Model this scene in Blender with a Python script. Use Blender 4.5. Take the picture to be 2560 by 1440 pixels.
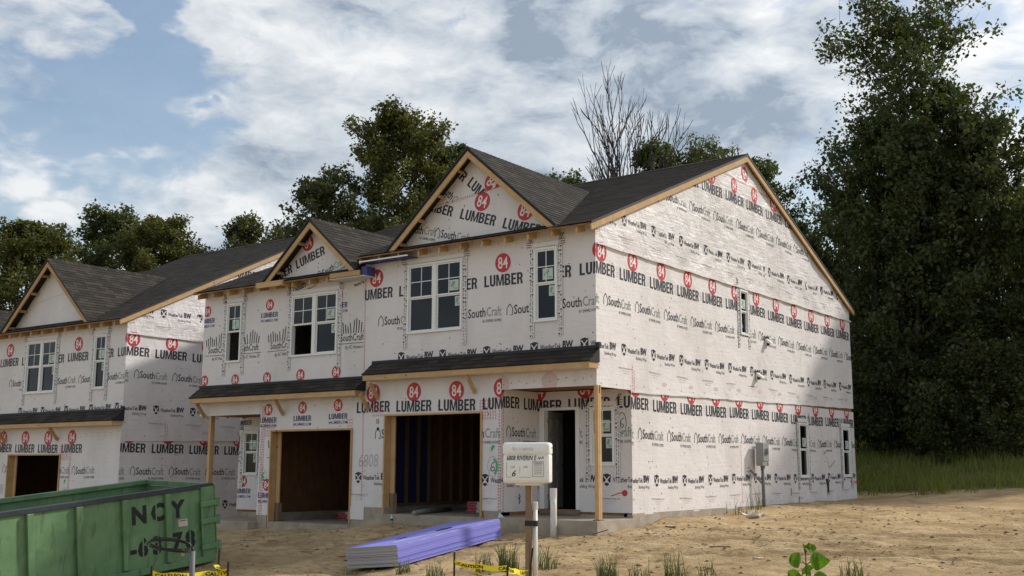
import bpy, bmesh, math, random
import numpy as np
from mathutils import Vector, Matrix, noise
from math import radians, sin, cos, pi, sqrt

for o in list(bpy.data.objects):
    bpy.data.objects.remove(o)
SC = bpy.context.scene
COL = SC.collection
RND = random.Random(7)

# ------------------------------------------------------------------ camera
CAM = Vector((11.608, -18.688, 1.050))
F_PX, YAW, PIT, ROL = 2731.0, 0.633, 0.1619, 0.0029
fw = Vector((-sin(YAW) * cos(PIT), cos(YAW) * cos(PIT), sin(PIT)))
rt = Vector((cos(YAW), sin(YAW), 0))
up = rt.cross(fw)
r2 = rt * cos(ROL) + up * sin(ROL)
u2 = r2.cross(fw)
cam_data = bpy.data.cameras.new('camera')
cam = bpy.data.objects.new('camera', cam_data)
COL.objects.link(cam)
M = Matrix((r2, u2, -fw)).transposed().to_4x4()
M.translation = CAM
cam.matrix_world = M
cam_data.sensor_width = 36.0
cam_data.lens = 36.0 * F_PX / 2560.0
cam_data.clip_end = 3000
SC.camera = cam

# ------------------------------------------------------------------ light
SUN_DIR = Vector((1.0, 1.6, 1.35)).normalized()
SUN_EL = math.asin(SUN_DIR.z)
SUN_ROT = math.atan2(SUN_DIR.x, SUN_DIR.y)
sun_d = bpy.data.lights.new('sun', 'SUN')
sun_d.energy = 3.3
sun_d.angle = radians(2.5)
sun_d.color = (1.0, 0.935, 0.84)
sun = bpy.data.objects.new('sun', sun_d)
sun.rotation_euler = (-SUN_DIR).to_track_quat('-Z', 'Y').to_euler()
sun.location = (20, 30, 40)
COL.objects.link(sun)
SC.view_settings.view_transform = 'Standard'
SC.view_settings.look = 'None'
SC.view_settings.gamma = 1.0
SC.view_settings.exposure = 0.14
SC.view_settings.use_curve_mapping = False
SC.cycles.use_denoising = True
SC.cycles.max_bounces = 5
SC.cycles.diffuse_bounces = 3
SC.cycles.glossy_bounces = 2
SC.cycles.transmission_bounces = 2
SC.cycles.transparent_max_bounces = 8

world = bpy.data.worlds.new('World')
SC.world = world
world.use_nodes = True


class NT:
    """small node-tree helper"""
    def __init__(self, tree):
        self.t = tree
        self.n = tree.nodes
        self.l = tree.links

    def node(self, kind, **kw):
        nd = self.n.new(kind)
        for k, v in kw.items():
            setattr(nd, k, v)
        return nd

    def put(self, sock, val):
        if isinstance(val, bpy.types.NodeSocket):
            self.l.new(val, sock)
        elif val is not None:
            sock.default_value = val

    def math(self, op, a, b=None, c=None, clamp=False):
        nd = self.node('ShaderNodeMath', operation=op, use_clamp=clamp)
        self.put(nd.inputs[0], a)
        self.put(nd.inputs[1], b)
        self.put(nd.inputs[2], c)
        return nd.outputs[0]

    def vmath(self, op, a, b=None):
        nd = self.node('ShaderNodeVectorMath', operation=op)
        self.put(nd.inputs[0], a)
        if b is not None:
            self.put(nd.inputs[3 if op == 'SCALE' else 1], b)
        return nd.outputs['Value'] if op in ('DOT_PRODUCT', 'LENGTH', 'DISTANCE') else nd.outputs[0]

    def noise(self, vec, scale, detail=4, rough=0.5, dist=0.0, kind='FBM'):
        nd = self.node('ShaderNodeTexNoise')
        nd.noise_type = kind
        if vec is not None:
            self.put(nd.inputs['Vector'], vec)
        self.put(nd.inputs['Scale'], scale)
        self.put(nd.inputs['Detail'], detail)
        self.put(nd.inputs['Roughness'], rough)
        self.put(nd.inputs['Distortion'], dist)
        return nd.outputs['Fac']

    def ramp(self, fac, stops):
        nd = self.node('ShaderNodeValToRGB')
        els = nd.color_ramp.elements
        while len(els) < len(stops):
            els.new(0.5)
        for e, (p, c) in zip(els, stops):
            e.position = p
            e.color = (c, c, c, 1) if isinstance(c, (int, float)) else (*c, 1)
        self.put(nd.inputs[0], fac)
        return nd.outputs[0]

    def smooth(self, v, a, b):
        nd = self.node('ShaderNodeMapRange', interpolation_type='SMOOTHSTEP')
        self.put(nd.inputs[0], v)
        nd.inputs[1].default_value = a
        nd.inputs[2].default_value = b
        return nd.outputs[0]

    def mix(self, fac, a, b, mode='MIX'):
        nd = self.node('ShaderNodeMix', data_type='RGBA', blend_type=mode)
        self.put(nd.inputs[0], fac)
        for s, v in ((nd.inputs[6], a), (nd.inputs[7], b)):
            if isinstance(v, (tuple, list)):
                v = (*v, 1) if len(v) == 3 else v
            self.put(s, v)
        return nd.outputs[2]

    def mapping(self, vec, scale=(1, 1, 1), loc=(0, 0, 0), rot=(0, 0, 0)):
        nd = self.node('ShaderNodeMapping')
        self.put(nd.inputs[0], vec)
        nd.inputs['Location'].default_value = loc
        nd.inputs['Rotation'].default_value = rot
        nd.inputs['Scale'].default_value = scale
        return nd.outputs[0]


def build_world():
    T = NT(world.node_tree)
    T.n.clear()
    out = T.node('ShaderNodeOutputWorld')
    bg = T.node('ShaderNodeBackground')
    sky = T.node('ShaderNodeTexSky', sky_type='NISHITA')
    sky.sun_disc = False
    sky.sun_elevation = SUN_EL
    sky.sun_rotation = SUN_ROT
    sky.air_density = 1.3
    sky.dust_density = 0.9
    sky.ozone_density = 1.6
    S = 0.13
    skyc = T.mix(1.0, sky.outputs[0], (1.0, 0.96, 0.95), 'MULTIPLY')
    tc = T.node('ShaderNodeTexCoord')
    d = T.vmath('NORMALIZE', tc.outputs['Generated'])
    sp = T.node('ShaderNodeSeparateXYZ')
    T.put(sp.inputs[0], d)
    z = T.math('MAXIMUM', sp.outputs[2], 0.0)
    den = T.math('ADD', z, 0.16)
    cx = T.math('DIVIDE', sp.outputs[0], den)
    cy = T.math('DIVIDE', sp.outputs[1], den)
    cb = T.node('ShaderNodeCombineXYZ')
    T.put(cb.inputs[0], cx)
    T.put(cb.inputs[1], cy)
    cb.inputs[2].default_value = 3.7
    pv = cb.outputs[0]
    wv = T.node('ShaderNodeTexNoise')
    T.put(wv.inputs['Vector'], T.mapping(d, (9, 9, 16), (2.2, 7.1, 0.4)))
    wv.inputs['Scale'].default_value = 1.0
    wv.inputs['Detail'].default_value = 4
    dw = T.vmath('ADD', d, T.vmath('SCALE', T.vmath('SUBTRACT', wv.outputs['Color'], (.5, .5, .5)), 0.045))

    def field(vec):
        a = T.noise(T.mapping(vec, (5.5, 5.5, 11), (1.3, 4.1, 2.2)), 1.0, 7, 0.58, 0.15)
        b = T.noise(T.mapping(vec, (15, 15, 36), (3.3, 0.1, 5.2), (0, 0, 0.5)), 1.0, 5, 0.62, 0.3)
        return T.math('ADD', T.math('MULTIPLY', a, 0.80), T.math('MULTIPLY', b, 0.42))

    def blob(v, r, w):
        v = Vector(v).normalized()
        dot = T.vmath('DOT_PRODUCT', dw, tuple(v))
        return T.math('MULTIPLY', T.smooth(dot, cos(r), cos(r * 0.25)), w)
    f0 = field(dw)
    # the same field a little nearer to the sun: its difference lights the rims and shades the bellies
    f1 = field(T.vmath('ADD', dw, tuple(SUN_DIR * 0.035 + Vector((0, 0, .012)))))
    dens = f0
    for v, r, w in (((-.70, .62, .37), .15, .20), ((-.80, .54, .29), .14, -.24), ((-.62, .68, .41), .05, -.16),
                    ((-.81, .52, .40), .10, -.22), ((-.63, .71, .32), .05, -.06), ((-.46, .81, .38), .22, .15),
                    ((-.78, .58, .23), .11, .14), ((-.30, .90, .32), .17, .05), ((-.60, .76, .27), .12, .12),
                    ((-.24, .95, .22), .06, -.10), ((-.735, .64, .245), .05, -.06), ((-.56, .78, .30), .26, .13), ((-.74, .64, .16), .18, .14)):
        dens = T.math('ADD', dens, blob(v, r, w))
    mask = T.math('ADD', T.math('MULTIPLY', T.smooth(dens, 0.46, 0.72), 0.84), 0.10)
    mask = T.math('MULTIPLY', mask, T.smooth(sp.outputs[2], -0.02, 0.05))
    lit = T.math('MULTIPLY', T.math('SUBTRACT', f0, f1), 2.6)
    belly = T.noise(T.mapping(dw, (4.0, 4.0, 8), (7.3, 1.1, 0.2)), 1.0, 6, 0.55, 0.2)
    belly = T.math('ADD', T.smooth(belly, 0.45, 0.75), blob((-.45, .80, .40), .16, 1.25))
    br = T.math('SUBTRACT', T.math('ADD', 0.62, lit), T.math('MULTIPLY', belly, 0.36))
    br = T.math('ADD', br, T.math('MULTIPLY', T.math('SUBTRACT', 0.75, dens), 0.25))
    ccol = T.ramp(br, [(0.0, (0.30, 0.36, 0.44)), (0.26, (0.50, 0.555, 0.62)), (0.58, (0.69, 0.725, 0.76)), (1.0, (0.95, 0.95, 0.945))])
    # towards the sun the veil is brighter
    sd = T.vmath('DOT_PRODUCT', d, tuple(SUN_DIR))
    glow = T.smooth(sd, 0.1, 1.0)
    ccol = T.mix(glow, T.mix(1.0, ccol, (.90, .905, .91), 'MULTIPLY'), T.mix(1.0, ccol, (1.10, 1.08, 1.05), 'MULTIPLY'))
    skys = T.mix(1.0, skyc, (S, S, S), 'MULTIPLY')
    tot = T.mix(T.math('MULTIPLY', mask, 0.94), skys, ccol)
    T.put(bg.inputs[0], tot)
    bg.inputs[1].default_value = 1.0
    T.l.new(bg.outputs[0], out.inputs[0])


build_world()

# ------------------------------------------------------------------ materials
MATS = {}


def mat(name, base=(0.5, 0.5, 0.5), rough=0.8, metal=0.0, spec=0.4, fn=None):
    m = bpy.data.materials.new(name)
    m.use_nodes = True
    T = NT(m.node_tree)
    b = T.n['Principled BSDF']
    b.inputs['Base Color'].default_value = (*base, 1)
    b.inputs['Roughness'].default_value = rough
    b.inputs['Metallic'].default_value = metal
    b.inputs['Specular IOR Level'].default_value = spec
    if fn:
        fn(T, b)
    MATS[name] = m
    return m


def varied(c1, c2, scale=3.0, bump=0.0, bscale=40, stretch=(1, 1, 1), detail=5, dist=0.02):
    def fn(T, b):
        p = T.node('ShaderNodeNewGeometry').outputs['Position']
        if stretch != (1, 1, 1):
            p = T.mapping(p, stretch)
        n = T.noise(p, scale, detail, 0.6, 0.3)
        T.put(b.inputs['Base Color'], T.mix(T.smooth(n, 0.3, 0.7), c1, c2))
        if bump:
            bn = T.node('ShaderNodeBump')
            bn.inputs['Strength'].default_value = bump
            bn.inputs['Distance'].default_value = dist
            T.put(bn.inputs['Height'], T.noise(p, bscale, 4, 0.6))
            T.put(b.inputs['Normal'], bn.outputs[0])
    return fn


def wrap_fn(color, strength, stain=True, dist=0.05):
    def fn(T, b):
        p = T.node('ShaderNodeNewGeometry').outputs['Position']
        warp = T.noise(p, 1.1, 2, 0.5)
        w = T.vmath('ADD', p, T.vmath('SCALE', T.node('ShaderNodeCombineXYZ').outputs[0], 1.0))
        ridg = T.noise(T.mapping(p, (1.0, 1.0, 0.55), rot=(0.25, 0.3, 0.0)), 2.6, 5, 0.55, 1.2, 'RIDGED_MULTIFRACTAL')
        fine = T.noise(T.mapping(p, (1.0, 1.0, 0.6), rot=(0.5, 0.4, 0.0)), 11.0, 4, 0.6, 1.6)
        soft = T.noise(p, 1.7, 3, 0.5, 0.6)
        hor = T.noise(T.mapping(p, (0.7, 0.7, 9.0)), 2.0, 3, 0.5, 0.6)
        amt = T.smooth(warp, 0.38, 0.68)
        h = T.math('MULTIPLY', T.math('MULTIPLY', ridg, 0.22), amt)
        h = T.math('ADD', h, T.math('MULTIPLY', fine, 0.15))
        h = T.math('ADD', h, T.math('MULTIPLY', soft, 0.75))
        h = T.math('ADD', h, T.math('MULTIPLY', hor, 0.16))
        bn = T.node('ShaderNodeBump')
        bn.inputs['Strength'].default_value = strength
        bn.inputs['Distance'].default_value = dist
        T.put(bn.inputs['Height'], h)
        T.put(b.inputs['Normal'], bn.outputs[0])
        if stain:
            st = T.noise(T.mapping(p, (1, 1, 0.4)), 0.8, 6, 0.65)
            c2 = tuple(c * k for c, k in zip(color, (0.86, 0.85, 0.83)))
            T.put(b.inputs['Base Color'], T.mix(T.smooth(st, 0.42, 0.72), color, c2))
    return fn


WRAPC = (0.740, 0.705, 0.705)
mat('wrap', WRAPC, 0.55, spec=0.35, fn=wrap_fn(WRAPC, 0.75))
mat('wrap_loose', WRAPC, 0.45, spec=0.45, fn=wrap_fn(WRAPC, 1.0, True, 0.085))
INK = (0.024, 0.026, 0.040)
mat('ink_black', INK, 0.5, fn=wrap_fn(INK, 0.6, False))
mat('ink_red', (0.50, 0.035, 0.050), 0.5, fn=wrap_fn((0.5, 0.035, 0.05), 0.6, False))
mat('ink_navy', (0.020, 0.045, 0.130), 0.5, fn=wrap_fn((0.02, 0.045, 0.13), 0.6, False))
mat('ink_grey', (0.25, 0.30, 0.255), 0.5, fn=wrap_fn((0.25, 0.30, 0.255), 0.6, False))
mat('ink_pale', (0.80, 0.745, 0.73), 0.5, fn=wrap_fn((0.8, 0.745, 0.73), 0.6, False))
mat('ink_faint', (0.62, 0.50, 0.49), 0.5)
mat('paint_green', (0.05, 0.50, 0.13), 0.6)
mat('marker_grey', (0.42, 0.41, 0.41), 0.6)


def wood_fn(c1, c2):
    def fn(T, b):
        tc = T.node('ShaderNodeTexCoord').outputs['Object']
        p = T.node('ShaderNodeNewGeometry').outputs['Position']
        n = T.noise(T.mapping(p, (3, 3, 3)), 1.4, 5, 0.6, 0.6)
        g = T.noise(T.mapping(p, (5, 5, 22)), 2.0, 4, 0.6, 1.0)
        oi = T.node('ShaderNodeObjectInfo').outputs['Random']
        f = T.math('ADD', T.math('MULTIPLY', n, 0.5), T.math('MULTIPLY', g, 0.35))
        f = T.math('ADD', f, T.math('MULTIPLY', oi, 0.25))
        col = T.mix(T.smooth(f, 0.3, 0.8), c1, c2)
        v = T.node('ShaderNodeTexVoronoi')
        T.put(v.inputs['Vector'], p)
        v.inputs['Scale'].default_value = 3.1
        k = T.smooth(v.outputs['Distance'], 0.045, 0.09)
        col = T.mix(k, (0.10, 0.045, 0.02), col)
        T.put(b.inputs['Base Color'], col)
    return fn


mat('wood', fn=wood_fn((0.60, 0.40, 0.20), (0.42, 0.25, 0.105)), rough=0.75)
mat('wood_grey', fn=wood_fn((0.30, 0.21, 0.13), (0.20, 0.135, 0.085)), rough=0.85)
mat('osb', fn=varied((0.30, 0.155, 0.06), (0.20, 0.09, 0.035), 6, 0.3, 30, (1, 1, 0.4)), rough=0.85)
mat('stud', fn=wood_fn((0.17, 0.115, 0.062), (0.11, 0.068, 0.035)), rough=0.85)  # wood tone lowered so the studs carry the garage's indoor shade
mat('osb_dark', fn=varied((0.17, 0.080, 0.033), (0.10, 0.046, 0.020), 6, 0.3, 30, (1, 1, 0.4)), rough=0.9)  # copy of the osb with interior shade mixed into its colour
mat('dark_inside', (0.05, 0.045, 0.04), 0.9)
def board_fn(T, b):
    p = T.node('ShaderNodeNewGeometry').outputs['Position']
    oi = T.node('ShaderNodeObjectInfo').outputs['Random']
    f = T.math('ADD', T.math('MULTIPLY', oi, 0.7), T.math('MULTIPLY', T.noise(p, 5, 4), 0.3))
    T.put(b.inputs['Base Color'], T.mix(f, (0.20, 0.20, 0.62), (0.29, 0.285, 0.74)))


mat('purple_board', fn=board_fn, rough=0.7)
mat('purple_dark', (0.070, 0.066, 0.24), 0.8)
mat('garage_board', (0.018, 0.019, 0.085), 0.8)  # purple board darkened to navy: the garage shade is in the colour
def edge_fn(T, b):
    oi = T.node('ShaderNodeObjectInfo').outputs['Random']
    p = T.node('ShaderNodeNewGeometry').outputs['Position']
    f = T.math('ADD', T.math('MULTIPLY', oi, 0.75), T.math('MULTIPLY', T.noise(p, 14, 3), 0.25))
    T.put(b.inputs['Base Color'], T.mix(f, (0.62, 0.60, 0.55), (0.40, 0.385, 0.35)))


mat('gypsum_edge', fn=edge_fn, rough=0.9)
mat('board_tape', (0.62, 0.62, 0.66), 0.6)
mat('concrete', fn=varied((0.42, 0.37, 0.30), (0.30, 0.25, 0.19), 2.4, 0.35, 30), rough=0.9)
mat('white_vinyl', (0.80, 0.80, 0.79), 0.35)
mat('white_pvc', fn=varied((0.80, 0.79, 0.76), (0.66, 0.63, 0.57), 5, stretch=(1, 1, .5)), rough=0.4)
mat('sticker', (0.52, 0.60, 0.54), 0.5)
mat('sticker_green', (0.06, 0.16, 0.10), 0.5)
mat('flash_tape', (0.74, 0.72, 0.71), 0.4, fn=wrap_fn((0.74, 0.72, 0.71), 0.2, False))
mat('door_paint', (0.34, 0.335, 0.33), 0.45)
mat('metal_dark', (0.05, 0.05, 0.055), 0.45, 0.6)
mat('galvanised', (0.32, 0.33, 0.33), 0.42, 0.55)
mat('meter_grey', fn=varied((0.30, 0.31, 0.305), (0.25, 0.26, 0.255), 6), rough=0.5)
mat('conduit_grey', (0.15, 0.155, 0.16), 0.6)
mat('cable_black', (0.012, 0.012, 0.013), 0.4)
mat('rust', fn=varied((0.06, 0.03, 0.02), (0.02, 0.015, 0.013), 30), rough=0.85)
mat('felt', (0.022, 0.024, 0.027), 0.85)
mat('flashing_black', (0.02, 0.022, 0.027), 0.6)


def glass_fn(T, b):
    out = T.n['Material Output']
    tr = T.node('ShaderNodeBsdfTransparent')
    tr.inputs[0].default_value = (0.26, 0.30, 0.33, 1)
    gl = T.node('ShaderNodeBsdfGlossy')
    gl.inputs['Color'].default_value = (0.85, 0.92, 1.0, 1)
    gl.inputs['Roughness'].default_value = 0.02
    p = T.node('ShaderNodeNewGeometry').outputs['Position']
    bn = T.node('ShaderNodeBump')
    bn.inputs['Strength'].default_value = 0.04
    bn.inputs['Distance'].default_value = 0.02
    T.put(bn.inputs['Height'], T.noise(p, 2.2, 1))
    T.put(gl.inputs['Normal'], bn.outputs[0])
    fr = T.node('ShaderNodeFresnel')
    fr.inputs[0].default_value = 1.45
    fac = T.math('ADD', T.math('MULTIPLY', fr.outputs[0], 0.75), 0.004)
    mx = T.node('ShaderNodeMixShader')
    T.put(mx.inputs[0], fac)
    T.l.new(tr.outputs[0], mx.inputs[1])
    T.l.new(gl.outputs[0], mx.inputs[2])
    T.l.new(mx.outputs[0], out.inputs[0])


mat('glass', fn=glass_fn)


def shingle_fn(T, b):
    g = T.node('ShaderNodeNewGeometry')
    oi = T.node('ShaderNodeObjectInfo').outputs['Random']
    r = T.math('FRACT', T.math('ADD', g.outputs['Random Per Island'], oi))
    p = g.outputs['Position']
    n = T.noise(p, 60, 3, 0.7)
    big = T.noise(p, 1.2, 3, 0.5)
    f = T.math('ADD', T.math('MULTIPLY', r, 0.55), T.math('MULTIPLY', n, 0.3))
    f = T.math('ADD', f, T.math('MULTIPLY', big, 0.25))
    c = T.ramp(f, [(0.15, (0.018, 0.0155, 0.013)), (0.55, (0.036, 0.031, 0.026)), (0.95, (0.064, 0.055, 0.044))])
    T.put(b.inputs['Base Color'], c)
    bn = T.node('ShaderNodeBump')
    bn.inputs['Strength'].default_value = 0.5
    bn.inputs['Distance'].default_value = 0.004
    T.put(bn.inputs['Height'], T.noise(p, 140, 2))
    T.put(b.inputs['Normal'], bn.outputs[0])


mat('shingle', rough=0.92, spec=0.25, fn=shingle_fn)


def leaf_mat(name, c1, c2, c3, trans=0.30):
    def fn(T, b):
        g = T.node('ShaderNodeNewGeometry')
        oi = T.node('ShaderNodeObjectInfo').outputs['Random']
        r = g.outputs['Random Per Island']
        big = T.noise(g.outputs['Position'], 0.8, 3)
        f = T.math('ADD', T.math('MULTIPLY', r, 0.45), T.math('MULTIPLY', big, 0.65))
        f = T.math('ADD', f, T.math('MULTIPLY', oi, 0.12))
        c = T.ramp(f, [(0.2, c1), (0.55, c2), (0.95, c3)])
        T.put(b.inputs['Base Color'], c)
        tl = T.node('ShaderNodeBsdfTranslucent')
        T.put(tl.inputs[0], T.mix(1.0, c, (1.15, 1.25, 0.5), 'MULTIPLY'))
        mx = T.node('ShaderNodeMixShader')
        mx.inputs[0].default_value = trans
        T.l.new(b.outputs[0], mx.inputs[1])
        T.l.new(tl.outputs[0], mx.inputs[2])
        T.l.new(mx.outputs[0], T.n['Material Output'].inputs[0])
    mat(name, rough=0.55, spec=0.35, fn=fn)


leaf_mat('leaf_oak', (0.046, 0.058, 0.016), (0.086, 0.096, 0.026), (0.150, 0.130, 0.036), 0.40)
leaf_mat('leaf_dark', (0.034, 0.052, 0.020), (0.062, 0.084, 0.028), (0.130, 0.125, 0.040), 0.36)
leaf_mat('leaf_olive', (0.048, 0.056, 0.020), (0.080, 0.088, 0.030), (0.140, 0.125, 0.045), 0.36)
leaf_mat('grass_blade', (0.120, 0.165, 0.028), (0.190, 0.225, 0.050), (0.30, 0.28, 0.10), 0.45)
leaf_mat('weed_blade', (0.045, 0.075, 0.022), (0.080, 0.115, 0.035), (0.17, 0.15, 0.06), 0.3)
leaf_mat('broad_leaf', (0.055, 0.14, 0.012), (0.085, 0.19, 0.016), (0.15, 0.26, 0.022), 0.42)
mat('bark', fn=varied((0.085, 0.070, 0.055), (0.045, 0.038, 0.032), 5, 0.6, 14, (1, 1, 0.25)), rough=0.95)
mat('bark_dead', fn=varied((0.065, 0.056, 0.048), (0.035, 0.030, 0.026), 5, 0.4, 14, (1, 1, 0.3)), rough=0.95)


def ground_fn(T, b):
    p = T.node('ShaderNodeNewGeometry').outputs['Position']
    at = T.node('ShaderNodeAttribute', attribute_name='grassy')
    n1 = T.noise(p, 0.55, 6, 0.62, 0.4)
    n2 = T.noise(p, 4.0, 8, 0.70, 0.6)
    n3 = T.noise(p, 26.0, 6, 0.75, 0.4)
    n4 = T.noise(T.mapping(p, (2.2, 6.5, 4), rot=(0, 0, 0.35)), 1.0, 7, 0.68, 1.2)
    c = T.mix(T.smooth(n1, 0.38, 0.62), (0.67, 0.495, 0.275), (0.47, 0.335, 0.175))
    n5 = T.noise(T.mapping(p, (.9, 1.6, 1), rot=(0, 0, .4)), 1.0, 5, 0.6, 0.8)
    c = T.mix(T.math('MULTIPLY', T.smooth(n5, 0.52, 0.66), 0.55), c, (0.29, 0.175, 0.085))
    c = T.mix(T.math('MULTIPLY', T.smooth(n2, 0.50, 0.68), 0.5), c, (0.24, 0.145, 0.068))
    c = T.mix(T.math('MULTIPLY', T.smooth(n4, 0.50, 0.64), 0.5), c, (0.25, 0.150, 0.070))
    c = T.mix(T.math('MULTIPLY', T.smooth(n3, 0.54, 0.72), 0.75), c, (0.58, 0.46, 0.29))
    c = T.mix(T.math('MULTIPLY', T.smooth(n3, 0.44, 0.26), 0.6), c, (0.17, 0.110, 0.060))
    # straw-like fibres washed out of the seed bed
    st = T.noise(T.mapping(p, (9, 70, 20), rot=(0, 0, 0.5)), 1.0, 3, 0.6, 1.0)
    c = T.mix(T.math('MULTIPLY', T.smooth(st, 0.60, 0.72), 0.45), c, (0.58, 0.49, 0.32))
    gn = T.noise(p, 3.0, 5, 0.7)
    gm = T.smooth(T.math('ADD', at.outputs['Fac'], T.math('MULTIPLY', T.math('SUBTRACT', gn, 0.5), 0.7)), 0.4, 0.6)
    c = T.mix(gm, c, T.mix(n2, (0.12, 0.13, 0.038), (0.22, 0.20, 0.075)))
    T.put(b.inputs['Base Color'], c)
    bn = T.node('ShaderNodeBump')
    bn.inputs['Strength'].default_value = 1.0
    bn.inputs['Distance'].default_value = 0.11
    h = T.math('ADD', T.math('MULTIPLY', T.noise(p, 7, 8, 0.72), 0.7), T.math('MULTIPLY', n3, 0.22))
    h = T.math('ADD', h, T.math('MULTIPLY', n4, 0.5))
    T.put(bn.inputs['Height'], h)
    T.put(b.inputs['Normal'], bn.outputs[0])


mat('dirt', rough=0.97, spec=0.15, fn=ground_fn)
mat('clod', fn=varied((0.34, 0.235, 0.125), (0.18, 0.11, 0.055), 4), rough=0.97)
mat('gravel', fn=varied((0.30, 0.29, 0.27), (0.20, 0.19, 0.175), 6), rough=0.95)


def dump_fn(T, b):
    p = T.node('ShaderNodeNewGeometry').outputs['Position']
    n = T.noise(p, 2.2, 6, 0.65, 0.4)
    c = T.mix(T.smooth(n, 0.3, 0.75), (0.100, 0.205, 0.095), (0.160, 0.285, 0.138))
    s = T.noise(T.mapping(p, (9, 9, 1.4)), 1.0, 5, 0.7, 0.4)
    c = T.mix(T.math('MULTIPLY', T.smooth(s, 0.50, 0.70), 0.75), c, (0.075, 0.105, 0.055))
    ru = T.noise(T.mapping(p, (14, 14, 1.0), (3, 1, 0)), 1.0, 6, 0.75, 0.6)
    c = T.mix(T.math('MULTIPLY', T.smooth(ru, 0.62, 0.72), 0.8), c, (0.10, 0.050, 0.024))
    k = T.noise(p, 16, 4, 0.7)
    c = T.mix(T.smooth(k, 0.70, 0.74), c, (0.07, 0.045, 0.03))
    T.put(b.inputs['Base Color'], c)
    bn = T.node('ShaderNodeBump')
    bn.inputs['Strength'].default_value = 0.25
    bn.inputs['Distance'].default_value = 0.03
    T.put(bn.inputs['Height'], T.noise(p, 3, 3))
    T.put(b.inputs['Normal'], bn.outputs[0])


mat('dumpster_paint', rough=0.5, fn=dump_fn)
mat('rail_dark', fn=varied((0.022, 0.030, 0.040), (0.035, 0.045, 0.055), 8), rough=0.45)
mat('stencil_black', (0.012, 0.014, 0.014), 0.6)
mat('caution_yellow', (0.80, 0.66, 0.02), 0.35)
mat('box_white', fn=varied((0.88, 0.88, 0.86), (0.82, 0.815, 0.785), 4), rough=0.4)
mat('box_emboss', (0.70, 0.70, 0.68), 0.5)
mat('box_ink', (0.02, 0.02, 0.022), 0.5)
mat('bundle_red', (0.42, 0.04, 0.05), 0.5)
mat('bundle_white', (0.62, 0.61, 0.60), 0.5)
mat('bundle_blue', (0.10, 0.14, 0.22), 0.5)
mat('bottle_plastic', (0.55, 0.60, 0.62), 0.15)
mat('rag_white', (0.72, 0.70, 0.66), 0.8)
mat('scrap_brown', (0.16, 0.09, 0.05), 0.9)


# ------------------------------------------------------------------ mesh helpers
def tag(o, label=None, cat=None, group=None, kind=None):
    if label:
        o['label'] = label
    if cat:
        o['category'] = cat
    if group:
        o['group'] = group
    if kind:
        o['kind'] = kind
    return o


def empty(name, loc=(0, 0, 0), rot=(0, 0, 0)):
    o = bpy.data.objects.new(name, None)
    o.empty_display_size = 0.2
    o.location = loc
    o.rotation_euler = rot
    COL.objects.link(o)
    return o


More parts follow.
